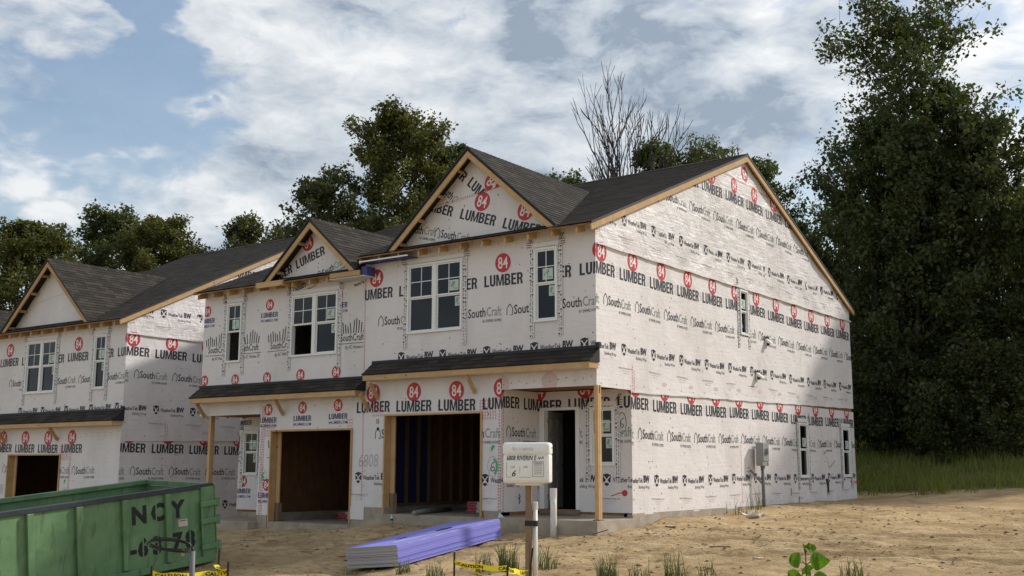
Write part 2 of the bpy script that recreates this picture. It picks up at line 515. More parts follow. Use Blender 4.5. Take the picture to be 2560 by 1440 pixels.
class MB:
    """collects polygons; build() links them as one mesh object"""
    def __init__(self):
        self.v, self.f, self.m = [], [], []

    def poly(self, pts, mi=0):
        b = len(self.v)
        self.v += [tuple(p) for p in pts]
        self.f.append(tuple(range(b, b + len(pts))))
        self.m.append(mi)
        return self

    def prism(self, pts, d, mi=0):
        """closed prism: polygon pts swept by vector d"""
        n = len(pts)
        b = len(self.v)
        d = Vector(d)
        self.v += [tuple(p) for p in pts] + [tuple(Vector(p) + d) for p in pts]
        self.f.append(tuple(range(b + n - 1, b - 1, -1)))
        self.f.append(tuple(range(b + n, b + 2 * n)))
        for i in range(n):
            j = (i + 1) % n
            self.f.append((b + i, b + j, b + n + j, b + n + i))
        self.m += [mi] * (n + 2)
        return self

    def box(self, x0, x1, y0, y1, z0, z1, mi=0):
        return self.prism([(x0, y0, z0), (x1, y0, z0), (x1, y1, z0), (x0, y1, z0)], (0, 0, z1 - z0), mi)

    def obox(self, c, ax, ay, az, mi=0):
        """box centred at c with half-axis vectors"""
        c, ax, ay, az = Vector(c), Vector(ax), Vector(ay), Vector(az)
        p = [c - ax - ay - az, c + ax - ay - az, c + ax + ay - az, c - ax + ay - az]
        return self.prism(p, az * 2, mi)

    def bar(self, a, b, w, h, mi=0, upv=(0, 0, 1)):
        a, b = Vector(a), Vector(b)
        d = (b - a).normalized()
        s = d.cross(Vector(upv))
        if s.length < 1e-5:
            s = d.cross(Vector((1, 0, 0)))
        s.normalize()
        t = s.cross(d)
        s *= w / 2
        t *= h / 2
        return self.prism([a - s - t, a + s - t, a + s + t, a - s + t], b - a, mi)

    def tube(self, pts, rad, n=8, mi=0, cap=True):
        pts = [Vector(p) for p in pts]
        if not hasattr(rad, '__len__'):
            rad = [rad] * len(pts)
        rings = []
        t0 = (pts[1] - pts[0]).normalized()
        s = t0.cross(Vector((0, 0, 1)))
        if s.length < 1e-3:
            s = t0.cross(Vector((1, 0, 0)))
        s.normalize()
        for i, p in enumerate(pts):
            t = (pts[min(i + 1, len(pts) - 1)] - pts[max(i - 1, 0)]).normalized()
            s = (s - t * s.dot(t)).normalized()
            w = t.cross(s)
            b = len(self.v)
            for k in range(n):
                a = 2 * pi * k / n
                self.v.append(tuple(p + (s * cos(a) + w * sin(a)) * rad[i]))
            rings.append(b)
        for i in range(len(rings) - 1):
            for k in range(n):
                a, b = rings[i], rings[i + 1]
                self.f.append((a + k, a + (k + 1) % n, b + (k + 1) % n, b + k))
                self.m.append(mi)
        if cap:
            self.f.append(tuple(rings[0] + k for k in range(n - 1, -1, -1)))
            self.f.append(tuple(rings[-1] + k for k in range(n)))
            self.m += [mi, mi]
        return self

    def build(self, name, mats, parent=None, smooth=False, bevel=0):
        me = bpy.data.meshes.new(name)
        me.from_pydata(self.v, [], self.f)
        if isinstance(mats, str):
            mats = [mats]
        for m in mats:
            me.materials.append(MATS[m])
        if len(mats) > 1:
            me.polygons.foreach_set('material_index', self.m)
        if smooth:
            me.polygons.foreach_set('use_smooth', [True] * len(self.f))
        me.update()
        o = bpy.data.objects.new(name, me)
        COL.objects.link(o)
        if parent is not None:
            o.parent = parent
        if bevel:
            md = o.modifiers.new('bevel', 'BEVEL')
            md.width = bevel
            md.segments = 2
            md.limit_method = 'ANGLE'
        return o


def fast_mesh(name, verts, faces, mats, parent=None, midx=None, smooth=False):
    """verts (N,3) array, faces (M,k) array"""
    verts = np.asarray(verts, np.float32)
    faces = np.asarray(faces, np.int32)
    k = faces.shape[1]
    me = bpy.data.meshes.new(name)
    me.vertices.add(len(verts))
    me.vertices.foreach_set('co', verts.ravel())
    me.loops.add(faces.size)
    me.loops.foreach_set('vertex_index', faces.ravel())
    me.polygons.add(len(faces))
    me.polygons.foreach_set('loop_start', np.arange(0, faces.size, k, dtype=np.int32))
    me.polygons.foreach_set('loop_total', np.full(len(faces), k, np.int32))
    if isinstance(mats, str):
        mats = [mats]
    for m in mats:
        me.materials.append(MATS[m])
    if midx is not None:
        me.polygons.foreach_set('material_index', np.asarray(midx, np.int32))
    if smooth:
        me.polygons.foreach_set('use_smooth', [True] * len(faces))
    me.update(calc_edges=True)
    o = bpy.data.objects.new(name, me)
    COL.objects.link(o)
    if parent is not None:
        o.parent = parent
    return o


def copy_tree(o, parent=None):
    c = o.copy()
    COL.objects.link(c)
    c.parent = parent
    for ch in list(o.children):
        copy_tree(ch, c)
    return c


# ------------------------------------------------------------------ 2D print helpers
class Frame:
    def __init__(self, o, u, n, v=(0, 0, 1)):
        self.o, self.u, self.n, self.v = Vector(o), Vector(u), Vector(n), Vector(v)

    def P(self, u, v, off=0.0):
        return self.o + self.u * u + self.v * v + self.n * off


def clip_half(poly, a, b, c):
    """keep a*u+b*v<=c"""
    out = []
    n = len(poly)
    for i in range(n):
        p, q = poly[i], poly[(i + 1) % n]
        dp = a * p[0] + b * p[1] - c
        dq = a * q[0] + b * q[1] - c
        if dp <= 1e-9:
            out.append(p)
        if (dp < -1e-9 and dq > 1e-9) or (dp > 1e-9 and dq < -1e-9):
            t = dp / (dp - dq)
            out.append((p[0] + (q[0] - p[0]) * t, p[1] + (q[1] - p[1]) * t))
    return out if len(out) >= 3 else []


def rect_hps(u0, u1, v0, v1):
    return [(-1, 0, -u0), (1, 0, u1), (0, -1, -v0), (0, 1, v1)]


def minus_rect(poly, r):
    u0, u1, v0, v1 = r
    us = [p[0] for p in poly]
    vs = [p[1] for p in poly]
    if max(us) <= u0 or min(us) >= u1 or max(vs) <= v0 or min(vs) >= v1:
        return [poly]
    out = []
    rest = poly
    for a, b, c in ((1, 0, u0), (-1, 0, -u1), (0, 1, v0), (0, -1, -v1)):
        if not rest:
            break
        piece = clip_half(rest, a, b, c)
        if piece:
            out.append(piece)
        rest = clip_half(rest, -a, -b, -c)
    return out


def clip_region(poly, hps, holes):
    for a, b, c in hps:
        poly = clip_half(poly, a, b, c)
        if not poly:
            return []
    ps = [poly]
    for h in holes:
        ps = [q for p in ps for q in minus_rect(p, h)]
    return ps


_gl = {}


def glyphs(text, bold=0.0, shear=0.0, space=1.0):
    """triangles of a text with cap height 1, baseline 0, left 0 -> (polys, width)"""
    key = (text, bold, shear, space)
    if key in _gl:
        return _gl[key]

    def tess(s):
        cu = bpy.data.curves.new('t', 'FONT')
        cu.body = s
        cu.resolution_u = 2
        cu.offset = bold
        cu.shear = shear
        cu.space_character = space
        ob = bpy.data.objects.new('t', cu)
        COL.objects.link(ob)
        bpy.context.view_layer.update()
        me = ob.evaluated_get(bpy.context.evaluated_depsgraph_get()).to_mesh()
        vs = [(v.co.x, v.co.y) for v in me.vertices]
        fs = [tuple(p.vertices) for p in me.polygons]
        bpy.data.objects.remove(ob)
        bpy.data.curves.remove(cu)
        return vs, fs
    hv, _ = tess('H')
    y0, y1 = min(v[1] for v in hv), max(v[1] for v in hv)
    vs, fs = tess(text)
    if not fs:
        _gl[key] = ([], 1)
        return _gl[key]
    x0, x1 = min(v[0] for v in vs), max(v[0] for v in vs)
    s = 1 / (y1 - y0)
    vs = [((x - x0) * s, (y - y0) * s) for x, y in vs]
    _gl[key] = ([[vs[i] for i in f] for f in fs], (x1 - x0) * s)
    return _gl[key]


def disc(r, n=28):
    if n < 20:
        return [[(r * cos(2 * pi * k / n), r * sin(2 * pi * k / n)) for k in range(n)]]
    out = []
    c = [(cos(2 * pi * k / n), sin(2 * pi * k / n)) for k in range(n + 1)]
    for a, b in ((0, .34), (.34, .67), (.67, 1.0)):
        for (x0, y0), (x1, y1) in zip(c, c[1:]):
            q = [(x0 * r * b, y0 * r * b), (x1 * r * b, y1 * r * b)]
            q += [(x1 * r * a, y1 * r * a), (x0 * r * a, y0 * r * a)] if a else [(0, 0)]
            out.append(q)
    return out


def arc(cx, cy, rx, ry, a0, a1, t, n=7):
    """ring segment pieces of stroke width t"""
    out = []
    for k in range(n):
        p, q = a0 + (a1 - a0) * k / n, a0 + (a1 - a0) * (k + 1) / n
        o = [(cx + rx * cos(p), cy + ry * sin(p)), (cx + rx * cos(q), cy + ry * sin(q)),
             (cx + (rx - t) * cos(q), cy + (ry - t * .8) * sin(q)), (cx + (rx - t) * cos(p), cy + (ry - t * .8) * sin(p))]
        out.append(o)
    return out


def block_word():
    """LUMBER in a heavy condensed grotesque, cap height 1"""
    def R(a, b, c, d):
        return [(a, b), (c, b), (c, d), (a, d)]
    t, h = .205, .165
    L = [R(0, 0, t, 1), R(t, 0, .52, h)]
    U = [R(0, .28, t, 1), R(.60 - t, .28, .60, 1)] + arc(.30, .28, .30, .30, pi, 2 * pi, t)
    Mm = [R(0, 0, .17, 1), R(.65, 0, .82, 1), [(.17, 1), (.17, .62), (.36, 0), (.41, 0), (.41, .24), (.235, 1)], [(.65, 1), (.585, 1), (.41, .24), (.41, 0), (.46, 0), (.65, .62)]]
    B = [R(0, 0, t, 1), R(t, 0, .36, h), R(t, .43, .36, .43 + h * .95), R(t, 1 - h, .36, 1)] + arc(.34, .755, .255, .245, -pi / 2, pi / 2, t) + arc(.35, .285, .27, .285, -pi / 2, pi / 2, t)
    E = [R(0, 0, t, 1), R(t, 0, .52, h), R(t, .43, .48, .43 + h), R(t, 1 - h, .52, 1)]
    Rr = [R(0, 0, t, 1), R(t, .40, .36, .40 + h), R(t, 1 - h, .36, 1), [(.38, 0), (.60, 0), (.555, .30), (.47, .46), (.34, .42), (.36, .28)]] + arc(.34, .70, .265, .30, -pi / 2, pi / 2, t)
    out, x = [], 0
    for g, w in ((L, .52), (U, .60), (Mm, .82), (B, .62), (E, .52), (Rr, .60)):
        out += [[(a + x, b) for a, b in p] for p in g]
        x += w + .085
    return out, x - .085


WORD = block_word()
INKS = ['ink_black', 'ink_red', 'ink_grey', 'ink_pale', 'ink_navy', 'ink_faint', 'paint_green', 'marker_grey']
BLK, RED, GRY, PAL, NAV, FNT, GRN, MRK = range(8)


class Print:
    """flat print on a plane: polygons in (u, v) clipped to a region"""
    def __init__(self, frame, hps, holes, off):
        self.fr, self.hps, self.holes, self.off = frame, hps, holes, off
        self.mb = MB()
        self.disp = None

    def put(self, polys, mi, u=0, v=0, sx=1, sy=None, rot=0, lift=0.0):
        sy = sx if sy is None else sy
        c, s = cos(rot), sin(rot)
        for p in polys:
            q = [(u + (x * sx) * c - (y * sy) * s, v + (x * sx) * s + (y * sy) * c) for x, y in p]
            if self.disp:                     # the sheet is never pulled quite straight
                q = [(a + .008 * sin(2.3 * b + 1.1 * a), b + .016 * sin(.9 * a + 1.0) + .006 * sin(4.1 * a)) for a, b in q]
            for r in clip_region(q, self.hps, self.holes):
                self.mb.poly([self.fr.P(a, b, (self.disp(a, b) + .004 if self.disp else self.off) + lift) for a, b in r], mi)
        return self

    def text(self, s, mi, u, v, h, w=None, bold=0.0, shear=0.0, rot=0, lift=0.0):
        ps, w0 = glyphs(s, bold, shear)
        sx = h if w is None else w / w0
        return self.put(ps, mi, u, v, sx, h, rot, lift)

    def bar(self, u0, v0, u1, v1, w, mi, lift=0.0):
        d = Vector((u1 - u0, v1 - v0)).normalized() * w / 2
        n = (-d.y, d.x)
        p = [(u0 + n[0], v0 + n[1]), (u0 - n[0], v0 - n[1]), (u1 - n[0], v1 - n[1]), (u1 + n[0], v1 + n[1])]
        return self.put([p], mi, lift=lift)

    def stroke(self, pts, w, mi, lift=0.0):
        for a, b in zip(pts, pts[1:]):
            self.bar(a[0], a[1], b[0], b[1], w, mi, lift)
        return self

    def build(self, name, parent):
        if self.mb.f:
            return self.mb.build(name, INKS, parent)


# the repeated marks of the wraps
def badge84(P, u, v, d=0.425, rot=0):
    P.put(disc(d / 2), RED, u, v, lift=0.0)
    P.text('84', PAL, u - d * 0.315 * cos(rot) + d * .30 * sin(rot), v - d * 0.30 * cos(rot) - d * .315 * sin(rot), d * 0.60, d * 0.63, 0.012, 0, rot, lift=0.002)
    P.put(disc(0.014, 8), FNT, u + d * .55, v + d * .42)


def lumber(P, u, v, h=0.25, w=1.06, rot=0, mi=BLK):
    P.put(WORD[0], mi, u, v, w / WORD[1], h, rot)


def southcraft(P, u, v, k=1.0, rot=0):
    c, s = cos(rot), sin(rot)

    def at(a, b):
        return (u + a * k * c - b * k * s, v + a * k * s + b * k * c)
    ic = [(0, .02), (0, .17), (.075, .26), (.15, .17), (.15, .02), (.10, .02)]
    P.stroke([at(*p) for p in ic], 0.018 * k, BLK)
    P.text('South', BLK, *at(.19, 0.03), .20 * k, .48 * k, 0.012, 0, rot)
    P.text('Craft', GRY, *at(.70, 0.03), .20 * k, .40 * k, 0.004, 0, rot)
    P.text('BY EMPIRE HOMES', BLK, *at(.60, -.10), .060 * k, .50 * k, 0.0, 0, rot)


def shield(P, u, v, k=1.0):
    out = [(-.095, .11), (0, .135), (.095, .11), (.095, -.02), (.06, -.085), (0, -.13), (-.06, -.085), (-.095, -.02)]
    P.put([[(x * k, y * k) for x, y in out]], BLK, u, v)
    for sg in (-1, 1):
        P.bar(u - sg * .075 * k, v + .08 * k, u + sg * .09 * k, v - .10 * k, .022 * k, PAL, 0.002)
    P.put([[(-.02 * k, -.06 * k), (.02 * k, -.06 * k), (.02 * k, -.02 * k), (-.02 * k, -.02 * k)]], PAL, u, v, lift=0.002)


def weathertek(P, u, v, legal=True):
    shield(P, u + .09, v)
    P.text('WeatherTek', BLK, u + .24, v - .05, .105, .52, 0.012)
    P.text('BW', BLK, u + .80, v - .05, .155, .26, 0.045)
    P.text('Building Wrap', BLK, u + .60, v - .17, .065, .45, 0.0)
    if legal:
        P.text('WeatherTek Building Products, LLC', BLK, u - .15, v - .40, .034, .56, -0.004)
        P.bar(u - .02, v - .438, u + .32, v - .438, .012, FNT)
        P.bar(u + .04, v - .488, u + .26, v - .488, .012, FNT)


def small84(P, u, v, com=True):
    badge84(P, u, v, 0.30)
    if com:
        P.put(WORD[0], NAV, u - .31, v - .325, .62 / WORD[1], .130)
        P.text('84LUMBER.COM', NAV, u - .31, v - .44, .070, .62, 0.004)


def bars_logo(P, u, v):
    hs = (.22, .27, .32, .27, .22, .30, .36, .42, .36, .30, .22)
    for i, h in enumerate(hs):
        P.bar(u + .03 + i * .083, v + .24, u + .03 + i * .083 + .03 * (1 if i > 5 else -1), v + .24 + h * .85, .030, BLK)
    P.text('SouthCraft', BLK, u + .10, v + .06, .17, .78, 0.006)
    P.bar(u - .02, v, u + .97, v, .014, BLK)
    P.text('by SC Homes LP', BLK, u + .27, v - .13, .085, .66, 0.0, 0.25)


def staples(P, pts, mi=RED, sz=0.035, seed=1):
    """little red T marks of a stapled seam"""
    r = random.Random(seed)
    (u0, v0), (u1, v1) = pts
    L = sqrt((u1 - u0) ** 2 + (v1 - v0) ** 2)
    n = int(L / 0.062)
    for i in range(n):
        t = i / n
        u, v = u0 + (u1 - u0) * t + r.uniform(-.006, .006), v0 + (v1 - v0) * t
        P.bar(u - sz / 2, v, u + sz / 2, v + .006, .011, mi)
        P.bar(u, v, u + .008, v - sz, .010, mi)


def nails(P, u0, u1, v0, v1, n, seed=3):
    r = random.Random(seed)
    for i in range(n):
        P.put(disc(r.uniform(.010, .016), 7), BLK, r.uniform(u0, u1), r.uniform(v0, v1))


# ------------------------------------------------------------------ terrain
CTRL = [(-2.6, -4.2, -.80), (-1.4, -4.2, -.69), (-1.5, -1.2, -.35), (-.9, -.3, -.32), (.3, -.4, -.27), (.3, 1.4, -.18),
        (.3, 5, -.02), (.3, 8.5, .09), (.3, 12, .10), (.3, 15, .11), (-3.5, -1.2, -.32), (-5.2, -1.0, -.28), (-6.3, -.6, -.34),
        (-8, -.9, -.52), (-10.5, -.6, -.56), (-12.5, -.5, -.62), (-14, 3, -.52), (-15, 6, -.45), (-5.6, -4.9, -.80),
        (-6.4, -9, -1.18), (-3, -8, -.98), (2.5, -5.9, -.55), (0, -9, -.82), (5, -5, -.46), (8, -2, -.36), (4, 1, -.22),
        (6, 5, -.06), (6, 12, .18), (11.6, -18.7, -.62), (0, -18, -.9), (-15, -10, -1.25), (-30, -5, -1.5), (-20, -1, -1.3),
        (0.5, 17.0, .35), (-2, 24, 1.75), (5, 25, 2.1), (0, 35, 3.2), (-15, 25, 1.7), (-30, 20, 1.4), (12, 20, 1.4),
        (20, 5, .3), (25, -15, -.6), (10, 45, 4.0), (-30, 50, 4.0), (-60, 20, 2.0), (-60, -30, -1.5), (40, 40, 4.0), (40, -30, -1),
        (0, -45, -1.0), (-90, 90, 6), (90, 90, 6)]
_cx = np.array([c[0] for c in CTRL])
_cy = np.array([c[1] for c in CTRL])
_cz = np.array([c[2] for c in CTRL])


def _fit():
    n = len(_cx)
    D = np.hypot(_cx[:, None] - _cx[None], _cy[:, None] - _cy[None])
    A = np.zeros((n + 3, n + 3))
    A[:n, :n] = -D - np.eye(n) * 0.3
    Q = np.stack([np.ones(n), _cx, _cy], 1)
    A[:n, n:] = Q
    A[n:, :n] = Q.T
    return np.linalg.solve(A, np.concatenate([_cz, np.zeros(3)]))


_w = _fit()


def ground_z(x, y):
    x = np.asarray(x, float)
    y = np.asarray(y, float)
    z = _w[-3] + _w[-2] * x + _w[-1] * y
    for i in range(len(_cx)):
        z = z - _w[i] * np.hypot(x - _cx[i], y - _cy[i])
    return z


def vnoise(x, y, seed=0):
    xi = np.floor(x).astype(np.int64)
    yi = np.floor(y).astype(np.int64)
    xf, yf = x - xi, y - yi
    xf = xf * xf * (3 - 2 * xf)
    yf = yf * yf * (3 - 2 * yf)

    def h(a, b):
        n = (a * 374761393 + b * 668265263 + seed * 974711) & 0x7fffffff
        n = ((n ^ (n >> 13)) * 1274126177) & 0x7fffffff
        return ((n ^ (n >> 16)) & 0xffff) / 65535.0
    return (h(xi, yi) * (1 - xf) + h(xi + 1, yi) * xf) * (1 - yf) + (h(xi, yi + 1) * (1 - xf) + h(xi + 1, yi + 1) * xf) * yf


def fbm(x, y, seed=0, oct=4):
    s, a = 0, 0.5
    for o in range(oct):
        s = s + a * (vnoise(x * 2 ** o, y * 2 ** o, seed + o * 17) - 0.5)
        a *= 0.5
    return s


def ground_h(x, y):
    """terrain with clods and ruts"""
    z = ground_z(x, y)
    x = np.asarray(x, float)
    y = np.asarray(y, float)
    near = np.clip(1 - np.hypot(x - 1, y + 1) / 45, 0, 1)
    z = z + near * (0.16 * fbm(x * .6, y * .6, 5) + 0.15 * fbm(x * 1.9, y * 2.6, 9) + 0.06 * np.maximum(fbm(x * 6, y * 6, 21, 3), 0) + .05 * np.maximum(fbm(x * 3.1 + y, y * 11, 33, 3), 0))
    # tracks of a machine on the right-hand yard
    for off in (-1.1, .7, 2.4):
        t = y - (-1.6 + off + 0.18 * x + 0.25 * np.sin(x * .5 + off))
        rut = np.exp(-(t / .16) ** 2) * (x > 1) * np.clip((x - 1) / 2, 0, 1)
        z = z - rut * (0.075 + 0.035 * np.sin(x * 22))
        z = z + 0.05 * np.exp(-((np.abs(t) - .30) / .10) ** 2) * (x > 1) * np.clip((x - 1) / 2, 0, 1)
    return z


def gz(x, y):
    return float(ground_h(np.array([x]), np.array([y]))[0])


def make_ground():
    def axis(lo, hi, step, far):
        a = list(np.arange(lo, hi, step))
        s, p = step, hi
        while p < far:
            a.append(p)
            s *= 1.22
            p += s
        a.append(far)
        s, p, pre = step, lo, []
        while p > -far:
            s *= 1.22
            p -= s
            pre.append(max(p, -far))
        return np.array(pre[::-1] + a)
    xs = axis(-9, 10, 0.075, 900)
    ys = axis(-9.5, 9, 0.075, 900)
    X, Y = np.meshgrid(xs, ys, indexing='ij')
    Z = ground_h(X.ravel(), Y.ravel()).reshape(X.shape)
    # keep the soil below the house slabs
    inside = (X > -12.35) & (X < 0.0) & (Y > 0.15) & (Y < 14.9)
    Z = np.where(inside, np.minimum(Z, -0.7), Z)
    n, m = X.shape
    idx = np.arange(n * m).reshape(n, m)
    faces = np.stack([idx[:-1, :-1], idx[1:, :-1], idx[1:, 1:], idx[:-1, 1:]], -1).reshape(-1, 4)
    o = fast_mesh('ground', np.stack([X, Y, Z], -1).reshape(-1, 3), faces, 'dirt', smooth=True)
    at = o.data.attributes.new('grassy', 'FLOAT', 'POINT')
    yy = Y.ravel()
    xx = X.ravel()
    g = np.clip((yy - 15.2 + 0.10 * (xx - 0) * (xx > 0)) / 2.2, 0, 1)
    g = np.maximum(g, np.clip((xx - 14) / 4, 0, 1))
    g = np.maximum(g, np.clip((np.hypot(xx, yy) - 45) / 8, 0, 1))
    at.data.foreach_set('value', g.astype(np.float32))
    tag(o, kind='structure')
    return o


make_ground()

# ------------------------------------------------------------------ house pieces
def rect_wall(mb, fr, u0, u1, v0, v1, holes, t, mi=0, off=0.0):
    """sheathing of thickness t behind the plane, openings left free"""
    us = sorted({u0, u1, *[max(u0, min(u1, h[i])) for h in holes for i in (0, 1)]})
    vs = sorted({v0, v1, *[max(v0, min(v1, h[i])) for h in holes for i in (2, 3)]})
    for a, b in zip(us, us[1:]):
        run = None
        cells = []
        for c, d in zip(vs, vs[1:]):
            m = ((a + b) / 2, (c + d) / 2)
            free = not any(h[0] < m[0] < h[1] and h[2] < m[1] < h[3] for h in holes)
            if free:
                if run and abs(run[1] - c) < 1e-6:
                    run[1] = d
                else:
                    run = [c, d]
                    cells.append(run)
            else:
                run = None
        for c, d in cells:
            mb.prism([fr.P(a, c, off), fr.P(b, c, off), fr.P(b, d, off), fr.P(a, d, off)], -fr.n * t, mi)


def wrap_sheet(parent, fr, hps, holes, bounds, off, amp, seed, mname='wrap', step=0.14, folds=0.0, drape=None):
    """a stretched sheet of building wrap: fine grid, slightly slack"""
    u0, u1, v0, v1 = bounds
    nu = max(1, int(round((u1 - u0) / step)))
    nv = max(1, int(round((v1 - v0) / step)))
    verts, faces, key = [], [], {}

    def disp(u, v):
        s = noise.noise(Vector((u * .9 + seed, v * 1.0, 0.3))) * .6
        if folds:
            w = noise.noise(Vector((u * .5, v * .5, seed)))
            s += folds * (abs(noise.noise(Vector((u * 1.2 + v * .6 + w, v * .9 - u * .2, 7.7 + seed)))) - .4) * 1.6
        d = off + amp * (max(-1.0, min(1.0, s)) - 1.0)
        if drape:
            d += drape(u, v)
        return max(d, .007)

    def vid(u, v):
        k = (round(u, 4), round(v, 4))
        if k not in key:
            key[k] = len(verts)
            verts.append(tuple(fr.P(u, v, disp(u, v))))
        return key[k]
    for i in range(nu):
        for j in range(nv):
            a, b = u0 + (u1 - u0) * i / nu, u0 + (u1 - u0) * (i + 1) / nu
            c, d = v0 + (v1 - v0) * j / nv, v0 + (v1 - v0) * (j + 1) / nv
            for p in clip_region([(a, c), (b, c), (b, d), (a, d)], hps, holes):
                ids = [vid(*q) for q in p]
                ids = [x for k, x in enumerate(ids) if x != ids[k - 1]]
                if len(ids) >= 3:
                    faces.append(ids)
    me = bpy.data.meshes.new('wrap_sheet')
    me.from_pydata(verts, [], faces)
    me.materials.append(MATS[mname])
    me.polygons.foreach_set('use_smooth', [True] * len(faces))
    me.update()
    o = bpy.data.objects.new('wrap_sheet', me)
    COL.objects.link(o)
    o.parent = parent
    return o, disp


def window(parent, fr, u0, u1, v0, v1, double=False, opened=(), grid=True, stick=((0, 1),), tapes=True, lite_up=False):
    """sash window in a wall plane: frame, sashes, muntins, panes, paper stickers, printed flashing tape"""
    w = empty('window')
    w.parent = parent
    f = 0.05
    fm = MB()

    def bx(m, a, b, c, d, o0, o1, mi=0):
        m.prism([fr.P(a, c, o0), fr.P(b, c, o0), fr.P(b, d, o0), fr.P(a, d, o0)], fr.n * (o1 - o0), mi)
    bx(fm, u0, u0 + f, v0, v1, -.07, .055)
    bx(fm, u1 - f, u1, v0, v1, -.07, .055)
    bx(fm, u0 + f, u1 - f, v0, v0 + f, -.07, .054)
    bx(fm, u0 + f, u1 - f, v1 - f, v1, -.07, .054)
    cells = [(u0 + f, u1 - f)]
    if double:
        m = (u0 + u1) / 2
        bx(fm, m - .055, m + .055, v0 + f, v1 - f, -.07, .050)
        cells = [(u0 + f, m - .055), (m + .055, u1 - f)]
    fm.build('frame', 'white_vinyl', w, bevel=0.004)
    vm = (v0 + v1) / 2 + .02
    for ci, (a, b) in enumerate(cells):
        for lower in (0, 1):
            c, d = (v0 + f, vm) if lower else (vm, v1 - f)
            o = 0.004 if lower else 0.028
            g = 0.032
            if lower and ci in opened:
                # the raised sash sits behind the upper one; the opening is free
                sm = MB()
                bx(sm, a, b, vm - .012, vm + .03, -.02, .02)
                sm.build('sash', 'white_vinyl', w)
                continue
            sm = MB()
            bx(sm, a, a + g, c, d, o - .03, o)
            bx(sm, b - g, b, c, d, o - .03, o)
            bx(sm, a + g, b - g, c, c + g, o - .03, o - .001)
            bx(sm, a + g, b - g, d - g, d, o - .03, o - .001)
            sm.build('sash', 'white_vinyl', w)
            pm = MB()
            pm.poly([fr.P(a + g, c + g, o - .018), fr.P(b - g, c + g, o - .018), fr.P(b - g, d - g, o - .018), fr.P(a + g, d - g, o - .018)])
            pm.build('pane', 'glass', w)
            if grid and not lower:
                for k in range(2):
                    mm = MB()
                    if k == 0:
                        x = (a + b) / 2
                        bx(mm, x - .009, x + .009, c + g, d - g, o - .026, o - .010)
                    else:
                        y = (c + d) / 2
                        bx(mm, a + g, b - g, y - .009, y + .009, o - .0255, o - .0105)
                    mm.build('muntin', 'white_vinyl', w)
            if (ci, lower) in stick:
                s = MB()
                sw, sh = min(.26, (b - a) * .62), .24
                if lower:
                    sw, sh = sw * .6, .22
                x0 = b - g - sw - (.0 if lower else .04)
                y0 = (d - g - sh - .02) if lower else c + .08
                oo = o - .014
                s.poly([fr.P(x0, y0, oo), fr.P(x0 + sw, y0, oo), fr.P(x0 + sw, y0 + sh, oo), fr.P(x0, y0 + sh, oo)], 0)
                for q in range(3):
                    x = x0 + sw * (.12 + .13 * q)
                    s.poly([fr.P(x, y0 + sh * .35, oo + .001), fr.P(x + sw * .07, y0 + sh * .35, oo + .001),
                            fr.P(x + sw * .27, y0 + sh * .86, oo + .001), fr.P(x + sw * .20, y0 + sh * .86, oo + .001)], 1)
                ps, w0 = glyphs('Ply Gem', .01)
                for p in ps:
                    s.poly([fr.P(x0 + sw * .40 + x / w0 * sw * .5, y0 + sh * .12 + y * .04, oo + .001) for x, y in p], 1)
                s.build('sticker', ['sticker', 'sticker_green'], w)
    # shallow dark reveal behind the sashes is the room itself
    if tapes:
        t = MB()
        dk = MB()

        def strip(pts):
            t.poly([fr.P(a, b, .030) for a, b in pts], 0)
        for x in (u0 - .125, u1 + .005):
            strip([(x, v0 - .33), (x + .12, v0 - .33), (x + .12, v1 + .02), (x, v1 + .02)])
            r = random.Random(int(abs(x) * 1000))
            for cx in (x + .035, x + .085):
                v = v0 - .32
                while v < v1:
                    L = r.choice((.05, .05, .012, .09))
                    t.poly([fr.P(cx - .007, v, .033), fr.P(cx + .007, v, .033), fr.P(cx + .007, v + L, .033), fr.P(cx - .007, v + L, .033)], 1)
                    if r.random() < .35:
                        t.poly([fr.P(cx - .02, v + L + .01, .033), fr.P(cx + .02, v + L + .01, .033), fr.P(cx + .02, v + L + .045, .033), fr.P(cx - .02, v + L + .045, .033)], 1)
                        L += .055
                    v += L + .022
        strip([(u0 - .05, v1 + .021), (u1 + .05, v1 + .021), (u1 + .03, v1 + .12), (u0 - .03, v1 + .12)])
        for sx, x in ((-1, u0 - .03), (1, u1 + .03)):
            for q in (0, 1):
                bx0 = x + sx * (q * .05)
                strip_p = [(bx0, v1 + .125), (bx0 + sx * .018, v1 + .125), (bx0 + sx * .10, v1 + .27), (bx0 + sx * .082, v1 + .27)]
                t.poly([fr.P(a, b, .034) for a, b in strip_p], 1)
            for q in range(3):
                t.poly([fr.P(a, b, .034) for a, b in ((x + sx * (.05), v1 + .03 + q * .05), (x + sx * .17, v1 + .035 + q * .05), (x + sx * .17, v1 + .047 + q * .05), (x + sx * .05, v1 + .042 + q * .05))], 1)
        t.build('flashing_tape', ['flash_tape', 'ink_black'], w)
    return w


TABW, EXPO = 0.305, 0.143


def tab_mesh():
    mb = MB()
    w, h = TABW - .006, EXPO + .03
    v = [(0, 0, 0), (w, 0, 0), (w, h, 0), (0, h, 0), (0, 0, .015), (w, 0, .015), (w, h, .004), (0, h, .004)]
    me = bpy.data.meshes.new('shingle')
    me.from_pydata(v, [], [(3, 2, 1, 0), (4, 5, 6, 7), (0, 1, 5, 4), (1, 2, 6, 5), (2, 3, 7, 6), (3, 0, 4, 7)])
    me.materials.append(MATS['shingle'])
    return me


TAB = tab_mesh()


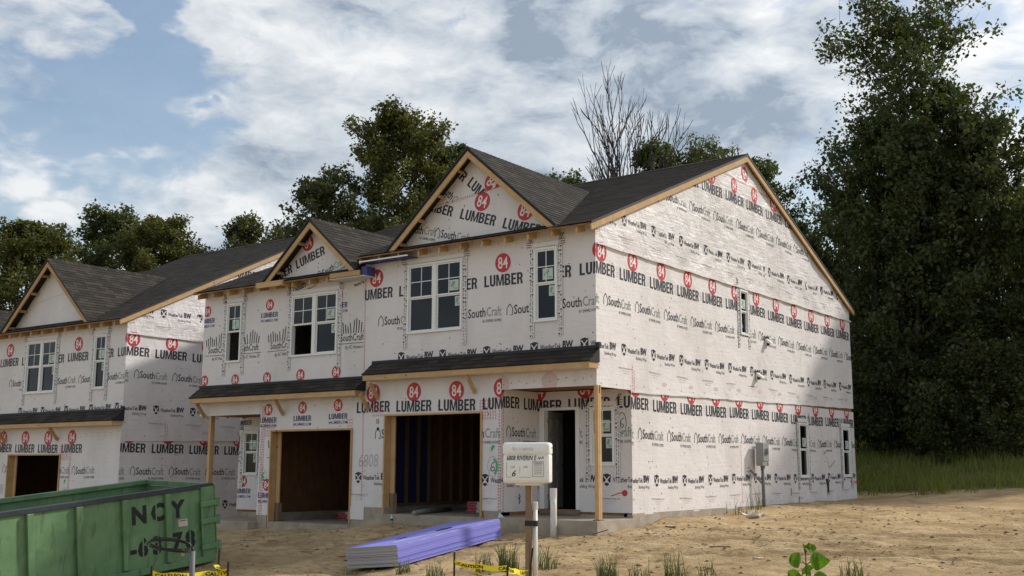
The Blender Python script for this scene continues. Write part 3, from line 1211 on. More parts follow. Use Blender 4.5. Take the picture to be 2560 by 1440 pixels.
class Roofer:
    """lays shingle tabs; the largest in view as single parts, the others joined"""
    def __init__(self, parent, single=300):
        self.parent, self.left, self.mb, self.rows = parent, single, MB(), 0

    def plane(self, O, U, V, hps, bounds, single=False):
        O, U, V = Vector(O), Vector(U).normalized(), Vector(V).normalized()
        N = U.cross(V).normalized()
        u0, u1, v0, v1 = bounds
        r = random.Random(int(O.x * 100 + O.z * 37))
        R = Matrix((U, V, N)).transposed().to_4x4()
        j = 0
        v = v0
        w, h = TABW - .006, EXPO + .03
        while v < v1:
            u = u0 - ((j * .137 + r.uniform(0, .1)) % TABW)
            lift = .0105 + r.uniform(0, .002)
            while u < u1:
                rc = [(u, v), (u + w, v), (u + w, v + h), (u, v + h)]
                p = rc
                for a, b, c in hps:
                    p = clip_half(p, a, b, c)
                    if not p:
                        break
                if p:
                    full = len(p) == 4 and all(abs(a[0] - b[0]) + abs(a[1] - b[1]) < 1e-6 for a, b in zip(p, rc))
                    if full and single and self.left > 0:
                        o = bpy.data.objects.new('shingle', TAB)
                        COL.objects.link(o)
                        o.parent = self.parent
                        M = R.copy()
                        M.translation = O + U * u + V * v + N * (lift - .010)
                        o.matrix_local = M @ Matrix.Rotation(r.uniform(-.006, .006), 4, 'Z')
                        self.left -= 1
                    else:
                        n = len(p)
                        b0 = len(self.mb.v)
                        for q in p:
                            self.mb.v.append(tuple(O + U * q[0] + V * q[1] + N * (lift - .0105)))
                        for q in p:
                            t = (q[1] - v) / h
                            self.mb.v.append(tuple(O + U * q[0] + V * q[1] + N * (lift - .0105 + .015 - .011 * t)))
                        self.mb.f.append(tuple(range(b0 + n, b0 + 2 * n)))
                        self.mb.m.append(0)
                        for i in range(n):
                            k = (i + 1) % n
                            self.mb.f.append((b0 + i, b0 + k, b0 + n + k, b0 + n + i))
                            self.mb.m.append(0)
                u += TABW
            v += EXPO
            j += 1

    def done(self):
        if self.mb.f:
            o = self.mb.build('shingle_courses', 'shingle', self.parent)
            o['kind'] = 'stuff'


def caps(parent, a, b, slope_dirs, w=.15):
    """ridge cap pieces along a ridge from a to b"""
    a, b = Vector(a), Vector(b)
    L = (b - a).length
    d = (b - a) / L
    s = 0
    k = 0
    mb = MB()
    while s < L - .05:
        e = min(L, s + .16)
        p, q = a + d * s, a + d * e
        for sd in slope_dirs:
            sd = Vector(sd).normalized() * w
            n = Vector((0, 0, 1))
            mb.poly([p + n * .028, q + n * .019, q + sd + n * .010, p + sd + n * .020])
            mb.poly([p + n * .028, p + sd + n * .020, p + sd + n * .004, p + n * .004])
            mb.poly([p + sd + n * .020, q + sd + n * .010, q + sd + n * -.004, p + sd + n * .002])
        s += .145
    return mb.build('ridge_cap', 'shingle', parent)


def house(name, label, loc, slope, dpitch, xm, full=True):
    """a two-unit house under construction; right unit from xm to 0, left unit stepped down behind it"""
    root = empty(name, loc)
    tag(root, label, 'house')
    xl = xm - 5.92
    lx = xm + 6.45                    # x shift of the left unit's features
    DZ = -0.33
    YE, ZE = -0.34, 5.95              # eave edge of the right unit
    YR = 7.45
    sl = slope
    DEPTH = 15.0
    FR = Frame((0, 0, 0), (1, 0, 0), (0, -1, 0))
    FS = Frame((0, 0, 0), (0, 1, 0), (1, 0, 0))
    FB = Frame((0, DEPTH, 0), (1, 0, 0), (0, 1, 0))
    GX = -2.37                        # garage corner beside the porch
    RD = 1.36                         # porch recess
    RS = RD if full else 0.0          # where the lower side wall begins
    FP = Frame((0, RD, 0), (1, 0, 0), (0, -1, 0))
    FG = Frame((GX, 0, 0), (0, 1, 0), (1, 0, 0))
    # openings
    W1 = (-5.07, -3.45, 4.03, 5.64)
    W2 = (-1.50, -0.91, 4.04, 5.62)
    LW1 = (-11.44 + lx, -10.84 + lx, 3.71, 5.28)
    LW2 = (-8.95 + lx, -7.32 + lx, 3.72, 5.27)
    GR = (-5.71, -2.88, -.5, 2.185)
    GL = (-9.55 + lx, -6.74 + lx, -.8, 1.89)
    PW = (-0.99, -0.385, 1.07, 2.31)
    DR = (-2.30, -1.27, 0.05, 2.33)
    LPW = (-12.17 + lx, -11.57 + lx, .79, 1.99)
    LDR = (-11.05 + lx, -10.05 + lx, -.28, 2.00)
    MW = (6.87, 7.36, 4.36, 5.53) if full else (99, 99.1, 4, 5)
    SW1 = (10.47, 11.14, 0.76, 2.27) if full else (99, 99.1, 1, 2)
    SW2 = (13.86, 14.56, 0.76, 2.24) if full else (99, 99.1, 1, 2)
    GLC = -9.97 + lx                  # left garage corner
    t = .12
    # --- sheathing
    mb = MB()
    rect_wall(mb, FR, xm, 0, 2.68, 6.02, [W1, W2], t)
    rect_wall(mb, FR, xm, GX if full else 0, .02, 2.68, [GR], t)
    mb.build('front_wall', 'osb', root)
    mb = MB()
    rect_wall(mb, FR, xl, xm - .001, 2.68 + DZ, 6.02 + DZ, [LW1, LW2], t)
    rect_wall(mb, FR, GLC, xm - .001, .02 + DZ, 2.68 + DZ, [GL], t)
    mb.build('front_wall', 'osb', root)
    mb = MB()
    rect_wall(mb, FS, t, DEPTH, 2.68, 5.9, [MW], t)
    rect_wall(mb, FS, RS if full else t, DEPTH, .08, 2.68, [SW1, SW2], t)
    yo = YE + .34
    zg = 5.9
    mb.prism([FS.P(.02, zg, 0), FS.P(DEPTH - .02, zg, 0), FS.P(YR, ZE + sl * (YR - YE) - .14, 0)], (-t, 0, 0))
    mb.build('side_wall', 'osb', root)
    if full:
        mb = MB()
        rect_wall(mb, FG, t, RD, .02, 2.68, [], t)
        rect_wall(mb, FP, GX, -t, .02, 2.68, [DR, PW], t, off=0)
        mb.build('porch_wall', 'osb', root)
    mb = MB()
    rect_wall(mb, Frame((GLC, 0, 0), (0, 1, 0), (-1, 0, 0)), t, RD, DZ, 2.68 + DZ, [], t)
    rect_wall(mb, FP, xl, GLC + t, DZ, 2.68 + DZ, [LPW, LDR], t)
    mb.build('porch_wall', 'osb', root)
    mb = MB()
    mb.box(xl, xl + t, RD + t, DEPTH, -.5, 5.6)
    mb.box(xl, xl + t, t, RD + t, 2.35, 5.6)
    mb.prism([(xl, 0, 5.6), (xl, DEPTH, 5.6), (xl, YR, ZE + DZ + sl * (YR - YE) - .14)], (t, 0, 0))
    mb.build('side_wall', 'wrap', root)
    mb = MB()
    rect_wall(mb, FB, xl, 0, -.5, 5.6, [], t)
    mb.build('back_wall', 'wrap', root)
    mb = MB()
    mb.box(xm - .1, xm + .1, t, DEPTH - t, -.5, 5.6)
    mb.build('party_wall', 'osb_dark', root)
    mb = MB()
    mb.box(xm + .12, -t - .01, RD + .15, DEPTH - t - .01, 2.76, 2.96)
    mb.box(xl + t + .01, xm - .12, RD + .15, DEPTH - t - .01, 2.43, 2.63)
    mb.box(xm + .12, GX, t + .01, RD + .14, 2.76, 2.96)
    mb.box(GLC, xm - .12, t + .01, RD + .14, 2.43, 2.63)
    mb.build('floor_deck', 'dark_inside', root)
    if full:
        mb = MB()
        mb.box(GX + .01, -.13, .13, RD - .01, 2.70, 2.74)
        mb.build('porch_ceiling', 'osb', root)
    mb = MB()
    mb.box(xl + .13, GLC - .01, .13, RD - .01, 2.70 + DZ, 2.74 + DZ)
    mb.build('porch_ceiling', 'osb', root)
    # --- foundations and slabs
    mb = MB()
    mb.box(-.20, .015, RS, DEPTH, -.7, .095)
    mb.box(GX - .45, GX, -.012, .3, -.7, .125)
    mb.box(GX - .2, GX - .002, .301, RD, -.7, .12)
    mb.box(GX, -.2, RD - .004, RD + .2, -.7, .045)
    mb.build('foundation', 'concrete', root)
    if full:
        mb = MB()
        mb.box(GX - .0, .075, -.14, RD - .006, -.6, 0.0)
        mb.build('porch_slab', 'concrete', root, bevel=.012)
    mb = MB()
    mb.box(xm + .1, GX - .46, -.01, 6.5, -.6, -.02)
    mb.build('garage_slab', 'concrete', root, bevel=.01)
    mb = MB()
    mb.box(xm - .32, xm + .78, -.016, .28, -.8, .13)
    mb.build('foundation_pier', 'concrete', root, bevel=.01)
    mb = MB()
    mb.box(GLC + .36, xm - .33, -.01, 6.5, -.9, -.31)
    mb.build('garage_slab', 'concrete', root, bevel=.01)
    mb = MB()
    mb.box(GLC, GLC + .35, -.015, .3, -.9, -.14)
    mb.box(xl, GLC + .1, RD - .006, RD + .2, -.9, -.18)
    mb.build('foundation', 'concrete', root)
    mb = MB()
    mb.box(xl - .05, GLC - .001, -.30, RD - .008, -1.0, -.32)
    mb.build('porch_slab', 'concrete', root, bevel=.012)

    # --- wrap sheets
    wins = [W1, W2]
    B = .022

    def sheet(fr, hps, holes, bounds, off, amp, seed, m='wrap', folds=0.0, print_fn=None, drape=None):
        o, dfn = wrap_sheet(root, fr, hps, holes, bounds, off, amp, seed, m, (.16 if full else .25), folds, drape)
        if print_fn:
            P = Print(fr, hps, holes, off + .004)
            P.disp = dfn
            print_fn(P)
            P.build('lettering', o)
        return o

    per = 1.287
    # right unit, upper front
    def pr(P):
        for k in range(-5, 2):
            u = .155 + 1.245 * k
            badge84(P, u, 5.425)
            lumber(P, u - .515, 4.925, .25, 1.04)
            southcraft(P, u + .10, 4.25)
            weathertek(P, u + .73, 3.50)
        nails(P, xm, 0, 3.5, 6.0, 46, 3)
        staples(P, ((xm + .03, 3.0), (xm + .03, 5.6)), seed=4)
    sheet(FR, rect_hps(xm, .02, 3.30, 5.99), wins, (xm, .02, 3.30, 5.99), B, .010, 1.0, print_fn=pr)

    def pr(P):
        for k in range(-3, 1):
            u = -2.36 + 1.245 * k
            badge84(P, u, 2.71)
            lumber(P, u - .515, 2.265, .25, 1.04)
            southcraft(P, u + .10, 1.635)
            weathertek(P, u + .73 - 1.245, .77)
        nails(P, xm, 0, .2, 2.9, 46, 8)
        for r_ in range(8):
            P.put(disc(.013, 7), BLK, -2.3 + r_ * .31, 2.80 + .02 * (r_ % 2))
            P.put(disc(.013, 7), BLK, -2.2 + r_ * .29, 2.72)
        for q in range(7):
            staples(P, ((-2.95 + .07 * q, 2.46), (-2.95 + .07 * q, 2.02)), seed=q + 20)
        for c in (0, .05):
            staples(P, ((GX - .06 + c, .1), (GX - .06 + c, 2.6)), seed=40 + int(c * 100))
        staples(P, ((xm + .05, .3), (xm + .05, 2.6)), seed=44)
        for q in range(6):
            staples(P, ((xm + .36 + .06 * q, 2.42), (xm + .36 + .06 * q, 2.12)), seed=q + 30)
        # hand-sprayed and hand-written marks
        cx, cz = -2.585, 1.06
        P.stroke([(cx + .135 * cos(a * .3), cz + .21 * sin(a * .3)) for a in range(22)], .012, MRK)
        P.stroke([(cx + .06, cz + .10), (cx - .02, cz + .06), (cx - .055, cz - .04), (cx - .02, cz - .10), (cx + .05, cz - .08), (cx + .04, cz - .01), (cx - .04, cz - .02)], .016, BLK)
        P.stroke([(cx + .02, cz + .16), (cx + .10, cz + .08), (cx + .11, cz - .05), (cx + .05, cz - .16)], .05, GRN, lift=.001)
        P.stroke([(cx - .05, 1.43), (cx + .01, 1.50), (cx + .03, 1.46), (cx - .02, 1.45), (cx - .04, 1.38)], .045, GRN)
        P.text('6808', MRK, -6.52, 1.02, .28, .62, -.012, .12)
        P.text('55', BLK, xm + .47, 2.0, .10, .10, .01)
        P.put(disc(.04, 9), BLK, xm + .53, 1.88)
    holes = [GR]
    fe = GX + .02 if full else .02
    sheet(FR, rect_hps(xm - .30, fe, .12, 3.42), holes, (xm - .30, fe, .12, 3.42), B - .006, .009, 2.0, print_fn=pr,
          drape=lambda u, v: .03 * max(0, .45 - v) * (1 if u < -5.6 else .3))
    def pr(P):
        for k in range(0, 2):
            P.put(disc(.20), FNT, -2.36 + 1.245 * k, 2.78)
        for r_ in range(12):
            P.put(disc(.013, 7), BLK, -2.3 + r_ * .2, 2.78 + .03 * (r_ % 3))
    if full:
        sheet(FR, rect_hps(GX + .02, .02, 2.66, 3.42), [], (GX + .02, .02, 2.66, 3.42), B - .004, .008, 3.0, print_fn=pr)
    # recessed porch: garage flank, then the wall with door and window
    def pr(P):
        badge84(P, .06 - .17, 2.71)
        lumber(P, -.43, 2.265, .25, 1.06)
        lumber(P, .80, 2.265, .25, 1.06)
        southcraft(P, .18, 1.635)
        weathertek(P, -.42, .77)
        nails(P, .1, 1.3, .2, 2.5, 14, 14)
        staples(P, ((.05, .1), (.05, 2.6)), seed=50)
        P.stroke([(.62, .45), (.66, .38), (.60, .36), (.66, .30), (.62, .24)], .03, BLK)
    if full:
        sheet(FG, rect_hps(-.02, RD, .10, 2.68), [], (-.02, RD, .10, 2.68), .012, .008, 4.0, print_fn=pr)

    def pr(P):
        for u in (-2.35, -1.11, .13):
            badge84(P, u, 2.71)
            lumber(P, u - .44, 2.265, .25, 1.06)
            southcraft(P, u + .05, 1.635)
            weathertek(P, u + .42 - 1.245, .77)
        cx, cz = -.20, 1.95
        P.stroke([(cx + .10 * cos(a * .3), cz + .22 * sin(a * .3)) for a in range(23)], .013, BLK)
        P.stroke([(cx + .045, cz + .11), (cx - .03, cz + .05), (cx - .04, cz - .06), (cx + .01, cz - .10), (cx + .04, cz - .04), (cx - .02, cz - .01)], .014, BLK)
        P.stroke([(-.50, .44), (-.30, .50), (-.18, .52)], .02, RED)
        P.put(disc(.07, 7), RED, -.17, .50)
    if full:
        sheet(FP, rect_hps(GX, .02, .10, 2.68), [DR, PW], (GX, .02, .10, 2.68), B, .008, 5.0, print_fn=pr)

    # left unit
    def pr(P):
        for k in range(-4, 3):
            u = -9.795 + lx + 1.235 * k
            small84(P, u, 5.14)
            bars_logo(P, u - .0, 3.93)
            small84(P, u + .0, 3.265, False)
        nails(P, xl, xm, 3.2, 5.6, 40, 23)
        P.text('WeatherTek', BLK, xm - .35, 5.28, .08, .36, .01, 0, .25)
    sheet(FR, rect_hps(xl - .02, xm - .002, 2.97, 5.66), [LW1, LW2], (xl - .02, xm - .002, 2.97, 5.66), B, .010, 6.0, print_fn=pr)

    def pr(P):
        for k in range(-2, 4):
            u = -9.70 + lx + 1.235 * k
            small84(P, u, 2.465)
            bars_logo(P, u + .05, 1.27)
            small84(P, u + .05, .60)
        nails(P, xl, xm, 0, 2.6, 36, 29)
        for c in (0, .05, .10):
            staples(P, ((GLC + .05 + c, -.1), (GLC + .05 + c, 2.6)), seed=60 + int(c * 100))
        for q in range(6):
            staples(P, ((GLC + .2 + .06 * q, 2.2), (GLC + .2 + .06 * q, 1.75)), seed=q + 70)
        for q in range(7):
            staples(P, ((xm - .45 + .07 * q, 2.12), (xm - .45 + .07 * q, 1.78)), seed=q + 80)
        cx, cz = GLC + .17, .80
        P.stroke([(cx + .12 * cos(a * .3), cz + .20 * sin(a * .3)) for a in range(22)], .012, MRK)
        P.stroke([(cx + .05, cz + .12), (cx - .04, cz + .04), (cx - .03, cz - .09), (cx + .04, cz - .08), (cx + .03, cz), (cx - .03, cz)], .035, GRN)
    sheet(FR, rect_hps(GLC - .02, xm - .30, -.16, 3.09), [GL], (GLC - .02, xm - .30, -.16, 3.09), B - .006, .009, 7.0, print_fn=pr,
          drape=lambda u, v: .04 * max(0, .2 - v))
    sheet(FR, rect_hps(xl - .02, GLC - .02, 2.34, 3.09), [], (xl - .02, GLC - .02, 2.34, 3.09), B - .004, .008, 8.0)

    def pr(P):
        small84(P, -12.2 + lx, 2.465)
        small84(P, -12.15 + lx, .62)
        bars_logo(P, -13.0 + lx, 1.27)
        nails(P, xl, GLC, 0, 2.3, 10, 33)
    sheet(FP, rect_hps(xl - .02, GLC, -.12, 2.36), [LPW, LDR], (xl - .02, GLC, -.12, 2.36), B, .008, 9.0, print_fn=pr)
    # the flap of wrap hanging at the pier foot
    if full:
        sheet(FR, rect_hps(xm - .29, xm + .15, -.17, .13), [], (xm - .29, xm + .15, -.17, .13), .05, .02, 9.5, folds=.6)

    # --- right-hand side wall: three rolls, one over the other
    ze = ZE - .13
    gab = [(-sl, 1, ze - sl * YE - .02), (sl, 1, ze + sl * (2 * YR - YE) - .02)]
    r1 = 2.74

    def band(P, y0, n, z84, up=True):
        for k in range(n):
            u = y0 + per * k
            badge84(P, u, z84)
            lumber(P, u - .535, z84 - .465, .255, 1.08)
            southcraft(P, u + .10, z84 - 1.105)
            weathertek(P, u + .78, z84 - 1.945)
            # thin ribs printed between the words
            for q in range(5):
                P.bar(u + .60, z84 - .42 + q * .045, u + .73, z84 - .42 + q * .045, .006, MRK)

    def pr(P):
        band(P, 2.827 - 3 * per, 14, 2.70)
        nails(P, RD, DEPTH, .3, 2.4, 90, 90)
        for k in range(22):
            P.put(disc(.013, 7), BLK, RD + .3 + k * .62, .17)
        staples(P, ((6.72, .2), (6.72, 1.7)), seed=95)
        P.stroke([(12.55, 1.35), (12.75, 1.02), (13.25, 1.25)], .016, BLK)
        P.text('C4', BLK, 12.35, 1.42, .09, .12)
        P.put([[(-.14, .22), (.16, .24), (.13, .02), (.10, -.28), (.04, -.12), (-.02, -.30), (-.05, .0)]], BLK, 12.55, .50)
        P.stroke([(9.80, .50), (9.86, .42), (9.80, .36), (9.86, .30)], .03, BLK)
        P.stroke([(10.35, .20), (10.40, .30), (10.36, .12)], .03, RED)
        for q in range(9):
            P.put(disc(.02, 6), BLK, 7.05 + .09 * (q % 3), 1.02 - .09 * (q // 3))
    sheet(FS, rect_hps(RS - .02, DEPTH + .02, .06, r1), [SW1, SW2], (RS - .02, DEPTH + .02, .06, r1), B, .012, 11.0, print_fn=pr,
          folds=.35, drape=lambda u, v: .02 * max(0, .3 - v))

    def pr(P):
        band(P, .20 - per, 13, 5.40)
        nails(P, 0, DEPTH, 2.9, 5.4, 80, 91)
        for k in range(26):
            P.put(disc(.013, 7), BLK, .15 + k * .58, 2.72 + .018 * (.15 + k * .58 - 1.4))
        staples(P, ((1.40, 2.6), (1.40, 3.2)), seed=97)
        staples(P, ((1.47, 2.6), (1.47, 3.1)), seed=98)
        for k in range(11):
            P.put(disc(.17), FNT, 2.827 + per * k, 2.86 + .018 * per * k, .7, .25)
    low2 = [(-1, 0, .02), (1, 0, DEPTH + .02), (0.0187, -1, -(2.585 - .0187 * 1.4)), (0, 1, 5.62)]
    sheet(FS, low2, [MW] + ([(-.1, RD - .02, 2.0, 2.64)] if full else []), (-.02, DEPTH + .02, 2.56, 5.62), B + .012, .014, 12.0, folds=.5, print_fn=pr,
          drape=lambda u, v: .02 * max(0, 3.0 - v))

    def pr(P):
        band(P, .28 - 2 * per, 14, 8.188)
        nails(P, 1, 13, 6, 8.3, 30, 92)
        staples(P, ((5.75, 8.42), (9.0, 8.35)), seed=99)
        badge84(P, 7.45, 8.66, .42, .3)
    sheet(FS, [(-1, 0, .02), (1, 0, DEPTH + .02), (0, -1, -5.565)] + gab, [(MW[0] - .05, MW[1] + .05, 5, 5.6)], (-.02, DEPTH + .02, 5.565, 9.1),
          B + .048, .034, 13.0, 'wrap_loose', folds=1.1, print_fn=pr)
    # folded lap of the gable roll
    mb = MB()
    pts = [(k * .35, 5.57 + .008 * sin(k * 1.7)) for k in range(44)]
    for a, b in zip(pts, pts[1:]):
        mb.bar(FS.P(a[0], a[1], B + .030), FS.P(b[0], b[1], B + .030 + .008 * sin(b[0] * 5)), .030, .035)
    mb.build('wrap_lap', 'wrap', root)
    mb = MB()
    pts = [(1.4 + k * .35, 2.60 + .0187 * (k * .35) + .010 * sin(k * 2.1)) for k in range(39)]
    for a, b in zip(pts, pts[1:]):
        mb.bar(FS.P(a[0], a[1], B + .016), FS.P(b[0], b[1], B + .016 + .004 * sin(b[0] * 5)), .012, .030)
    mb.build('wrap_lap', 'wrap', root)

    # --- windows
    window(root, FR, *W1, double=True, stick=((1, 0), (1, 1)))
    window(root, FR, *W2, stick=((0, 0), (0, 1)))
    window(root, FR, *LW1, stick=((0, 0),), opened=(0,))
    window(root, FR, *LW2, double=True, stick=((1, 0), (1, 1)), opened=(0,))
    if full:
      window(root, FS, *MW, grid=False, stick=((0, 0),))
      window(root, FS, *SW1, grid=False, stick=((0, 0),), opened=())
      window(root, FS, *SW2, grid=False, stick=((0, 0),))
    if full:
        window(root, FP, *PW, stick=((0, 0), (0, 1)), grid=True)
    window(root, FP, *LPW, stick=((0, 0), (0, 1)))
    if full:
        mb = MB()
        mb.box(-1.25, -.14, RD + .5, RD + .54, .1, 2.6)
        mb.build('room_sheathing', 'osb', root)

    # --- roofs
    k = sqrt(1 + sl * sl)
    zr = ZE + sl * (YR - YE)
    Lr = (YR - YE) * k
    XR = .13

    def deck(x0, x1, dz):
        mb = MB()
        th = .035
        yb = 2 * YR - YE
        mb.prism([(x0, YE, ZE + dz), (x0, YR, zr + dz), (x0, yb, ZE + dz), (x0, yb, ZE + dz - th), (x0, YR, zr + dz - th), (x0, YE, ZE + dz - th)], (x1 - x0, 0, 0))
        mb.m = [1] * len(mb.m)
        for q_ in (2, 3):
            mb.m[q_] = 0
        return mb.build('roof_deck', ['felt', 'osb'], root)
    deck(xm, XR - .02, -.02)
    deck(xl - .12, xm - .002, DZ - .02)
    # step wall between the two roof levels
    mb = MB()
    mb.prism([(xm + .003, YE + .05, ZE + DZ), (xm + .003, YR, zr + DZ), (xm + .003, YR, zr - .06), (xm + .003, YE + .05, ZE - .06)], (-.012, 0, 0))
    mb.build('step_flashing', 'flashing_black', root)
    rf = Roofer(root, 300 if full else 0)
    # pent roofs over the garages first: they show largest
    for (px0, px1, zt, zb, ob) in ((-6.14 if full else xm + .3, .10, 3.42, 3.125, -.38), (xl - .06, xm + .12, 3.09, 2.80, -.38)):
        V = Vector((0, .38, zt - zb))
        Ls = V.length
        rf.plane((0, ob, zb), (1, 0, 0), V, rect_hps(px0, px1, 0, Ls + .02), (px0, px1, 0, Ls - .02), True)
        mb = MB()
        mb.prism([(px0 + .01, ob + .005, zb - .002), (px0 + .01, -.001, zt - .002), (px0 + .01, -.001, zb - .01), (px0 + .01, ob + .005, zb - .016)], (px1 - px0 - .02, 0, 0))
        mb.build('pent_roof', 'felt', root)
        mb = MB()
        mb.box(px0, px1, -.045, -.028, zt - .01, zt + .05)
        if px1 > 0:
            mb.box(px1 - .06, px1 + .04, -.10, -.03, zt - .01, zt + .10)
        mb.build('wall_flashing', 'flashing_black', root)
        mb = MB()
        mb.box(px0 + .03, px1 - .03, ob + .012, ob + .050, zb - .135, zb - .006)
        mb.build('fascia_board', 'wood', root, bevel=.003)
        mb = MB()
        for xx in (px0 + .03, px1 - .068):
            mb = MB()
            mb.prism([(xx, ob + .051, zb - .134), (xx, -.03, zb - .134), (xx, -.03, zt - .02), (xx, ob + .051, zb - .01)], (.038, 0, 0))
            mb.build('end_board', 'wood', root)
        mb = MB()
        mb.box(px0 + .07, px1 - .07, ob + .052, -.03, zb - .122, zb - .110)
        mb.build('soffit_board', 'wrap', root)
    for bx_, zz in ((-3.07, 2.98), (-5.92, 2.94), (-9.12 + lx, 2.66), (-12.15 + lx, 2.66), (-6.22, 2.70)):
        mb = MB()
        mb.bar((bx_, -.315, zz), (bx_, -.03, zz - .36), .045, .09, upv=(0, 1, 0))
        mb.build('brace', 'wood', root, bevel=.003)
    # gables
    def gable(xa, za, hw, dz, single):
        s = .87
        ye = YE
        yb = (za - (ZE + dz)) / sl + YE           # where the gable ridge dies into the main roof
        ks = sqrt(1 + s * s)
        zb_ = za - s * hw
        for sg in (1, -1):
            # slope plane coordinates: u along y, v up slope; origin at the eave corner
            O = Vector((xa + sg * hw, 0, zb_))
            V = Vector((-sg, 0, s))
            U = Vector((0, 1, 0)) if sg > 0 else Vector((0, -1, 0))
            Lv = hw * ks
            # valley: y <= (za - s*e - ZE)/sl + YE with e = hw - v/ks
            a0 = (za - s * hw - (ZE + dz)) / sl + YE
            a1 = s / ks / sl
            if sg > 0:
                hps = [(-1, 0, -ye), (0, -1, 0), (0, 1, Lv), (1, -a1, a0)]
                rf.plane(O, U, V, hps, (ye, yb, 0, Lv), single)
            else:
                hps = [(1, 0, -ye), (0, -1, 0), (0, 1, Lv), (-1, -a1, a0)]
                rf.plane(O, U, V, hps, (-yb, -ye, 0, Lv), False)
            mb = MB()
            e = .004
            pts = [Vector((xa + sg * hw, ye + .01, zb_ - e)), Vector((xa, ye + .01, za - e)), Vector((xa, yb, za - e)), Vector((xa + sg * hw, max(a0, ye + .02), zb_ - e))]
            mb.prism([tuple(p) for p in pts], (0, 0, -.07))
            mb.build('gable_deck', 'felt', root)
            # rake board
            mb = MB()
            d = Vector((sg * hw, 0, -s * hw))
            n = Vector((sg * s, 0, 1)).normalized()
            w_ = .175
            A = Vector((xa, ye + .02, za)) - n * .02
            top0, top1 = A, A + d
            bot0 = Vector((xa, ye + .02, za - .02 / n.z * 0 - w_ * ks))
            mb.prism([tuple(Vector((xa, ye + .02, za - .03))), tuple(Vector((xa + sg * hw, ye + .02, zb_ - .03))),
                      tuple(Vector((xa + sg * (hw - .16), ye + .02, zb_ - .03 - .06))), tuple(bot0)], (0, .038, 0))
            mb.build('rake_board', 'wood', root, bevel=.003)
            # drip edge
            mb = MB()
            mb.prism([tuple(Vector((xa, ye - .006, za + .012))), tuple(Vector((xa + sg * (hw + .015), ye - .006, zb_ + .004))),
                      tuple(Vector((xa + sg * (hw + .015), ye - .006, zb_ - .034))), tuple(Vector((xa, ye - .006, za - .032)))], (0, .024, 0))
            mb.build('drip_edge', 'flashing_black', root)
            # lookouts under the rake
            nl = 4 if hw > 2 else 2
            for q in range(nl):
                e = hw * (q + .55) / (nl + .15)
                z = za - s * e - .20
                mb = MB()
                mb.obox((xa + sg * e, (ye - .02) / 2 + .02, z), Vector((sg, 0, -s)).normalized() * .02, (0, -(ye) / 2 - .06, 0), Vector((s * sg, 0, 1)).normalized() * .045)
                mb.build('lookout', 'wood', root)
        # soffit of the rakes
        caps(root, (xa, ye - .004, za + .012), (xa, yb - .05, za + .012), ((1, 0, -s), (-1, 0, -s)))
        # gable wall and wrap
        zb2 = ZE + dz + .13
        hb = (za - .16 - zb2) / s
        mb = MB()
        mb.prism([(xa - hb, 0, zb2 - .12), (xa + hb, 0, zb2 - .12), (xa + hb, 0, zb2), (xa, 0, za - .16), (xa - hb, 0, zb2)], (0, .1, 0))
        mb.build('gable_wall', 'osb', root)
        tri = [(0, -1, -(zb2 - .10)), (s, 1, za - .10 + s * xa), (-s, 1, za - .10 - s * xa)]
        return tri, (xa - hb - .1, xa + hb + .1, zb2 - .10, za - .10)
    tri, bd = gable(-3.11 if full else xm / 2, 8.06, 2.36, 0.0, True)

    def pr(P):
        if not full:
            return
        for u, v in ((-2.92, 6.87), (-1.74, 6.50), (-4.1, 7.24)):
            badge84(P, u, v, .43, -.30)
        for u, v in ((-3.56, 6.575), (-2.36, 6.20), (-4.78, 6.95)):
            lumber(P, u, v, .235, 1.03, -.305)
        southcraft(P, -5.28, 6.44, .95, -.22)
        southcraft(P, -4.30, 6.20, .95, -.22)
        nails(P, -5, -1.2, 6.2, 7.6, 20, 55)
    lap = (-.127, -1, -(7.465))          # lower sheet of the gable below the stapled diagonal lap
    tl = [(-.127, 1, 7.465 - .02)]
    sheet(FR, tri + tl, [], bd, B, .010, 21.0, print_fn=pr)

    def pr(P):
        if not full:
            return
        badge84(P, -2.64, 7.25, .43, -.75)
        lumber(P, -3.36, 7.32, .235, 1.0, -.78)
        lumber(P, -4.2, 8.10, .235, 1.0, -.78)
        southcraft(P, -4.30, 7.45, .95, -.78)
        staples(P, ((-4.35, 6.93), (-2.2, 7.20)), seed=31)
    sheet(FR, tri + [(.127, -1, -(7.465 - .035))], [], bd, B + .008, .008, 22.0, print_fn=pr)
    xa2 = -8.10 + lx
    tri, bd = gable(xa2, 7.10, 1.64, DZ, False)

    def pr(P):
        if not full:
            return
        badge84(P, -8.46, 6.58, .40, .28)
        lumber(P, -8.83, 5.955, .235, 1.03, .27)
        lumber(P, -9.98, 5.62, .235, 1.03, .27)
        southcraft(P, -8.03, 5.60, .85, .30)
        southcraft(P, -9.02, 5.30, .85, .25)
        nails(P, -9.4, -7, 5.5, 6.6, 10, 56)
    sheet(FR, tri, [], bd, B, .012, 23.0, folds=.6, print_fn=pr)
    if full:
        P = Print(FR, rect_hps(xl, xm, 5.2, 5.66), [LW2], B + .004)
        southcraft(P, -8.03, 5.60, .85, .30)
        southcraft(P, -9.02, 5.30, .85, .25)
        P.build('lettering', root)
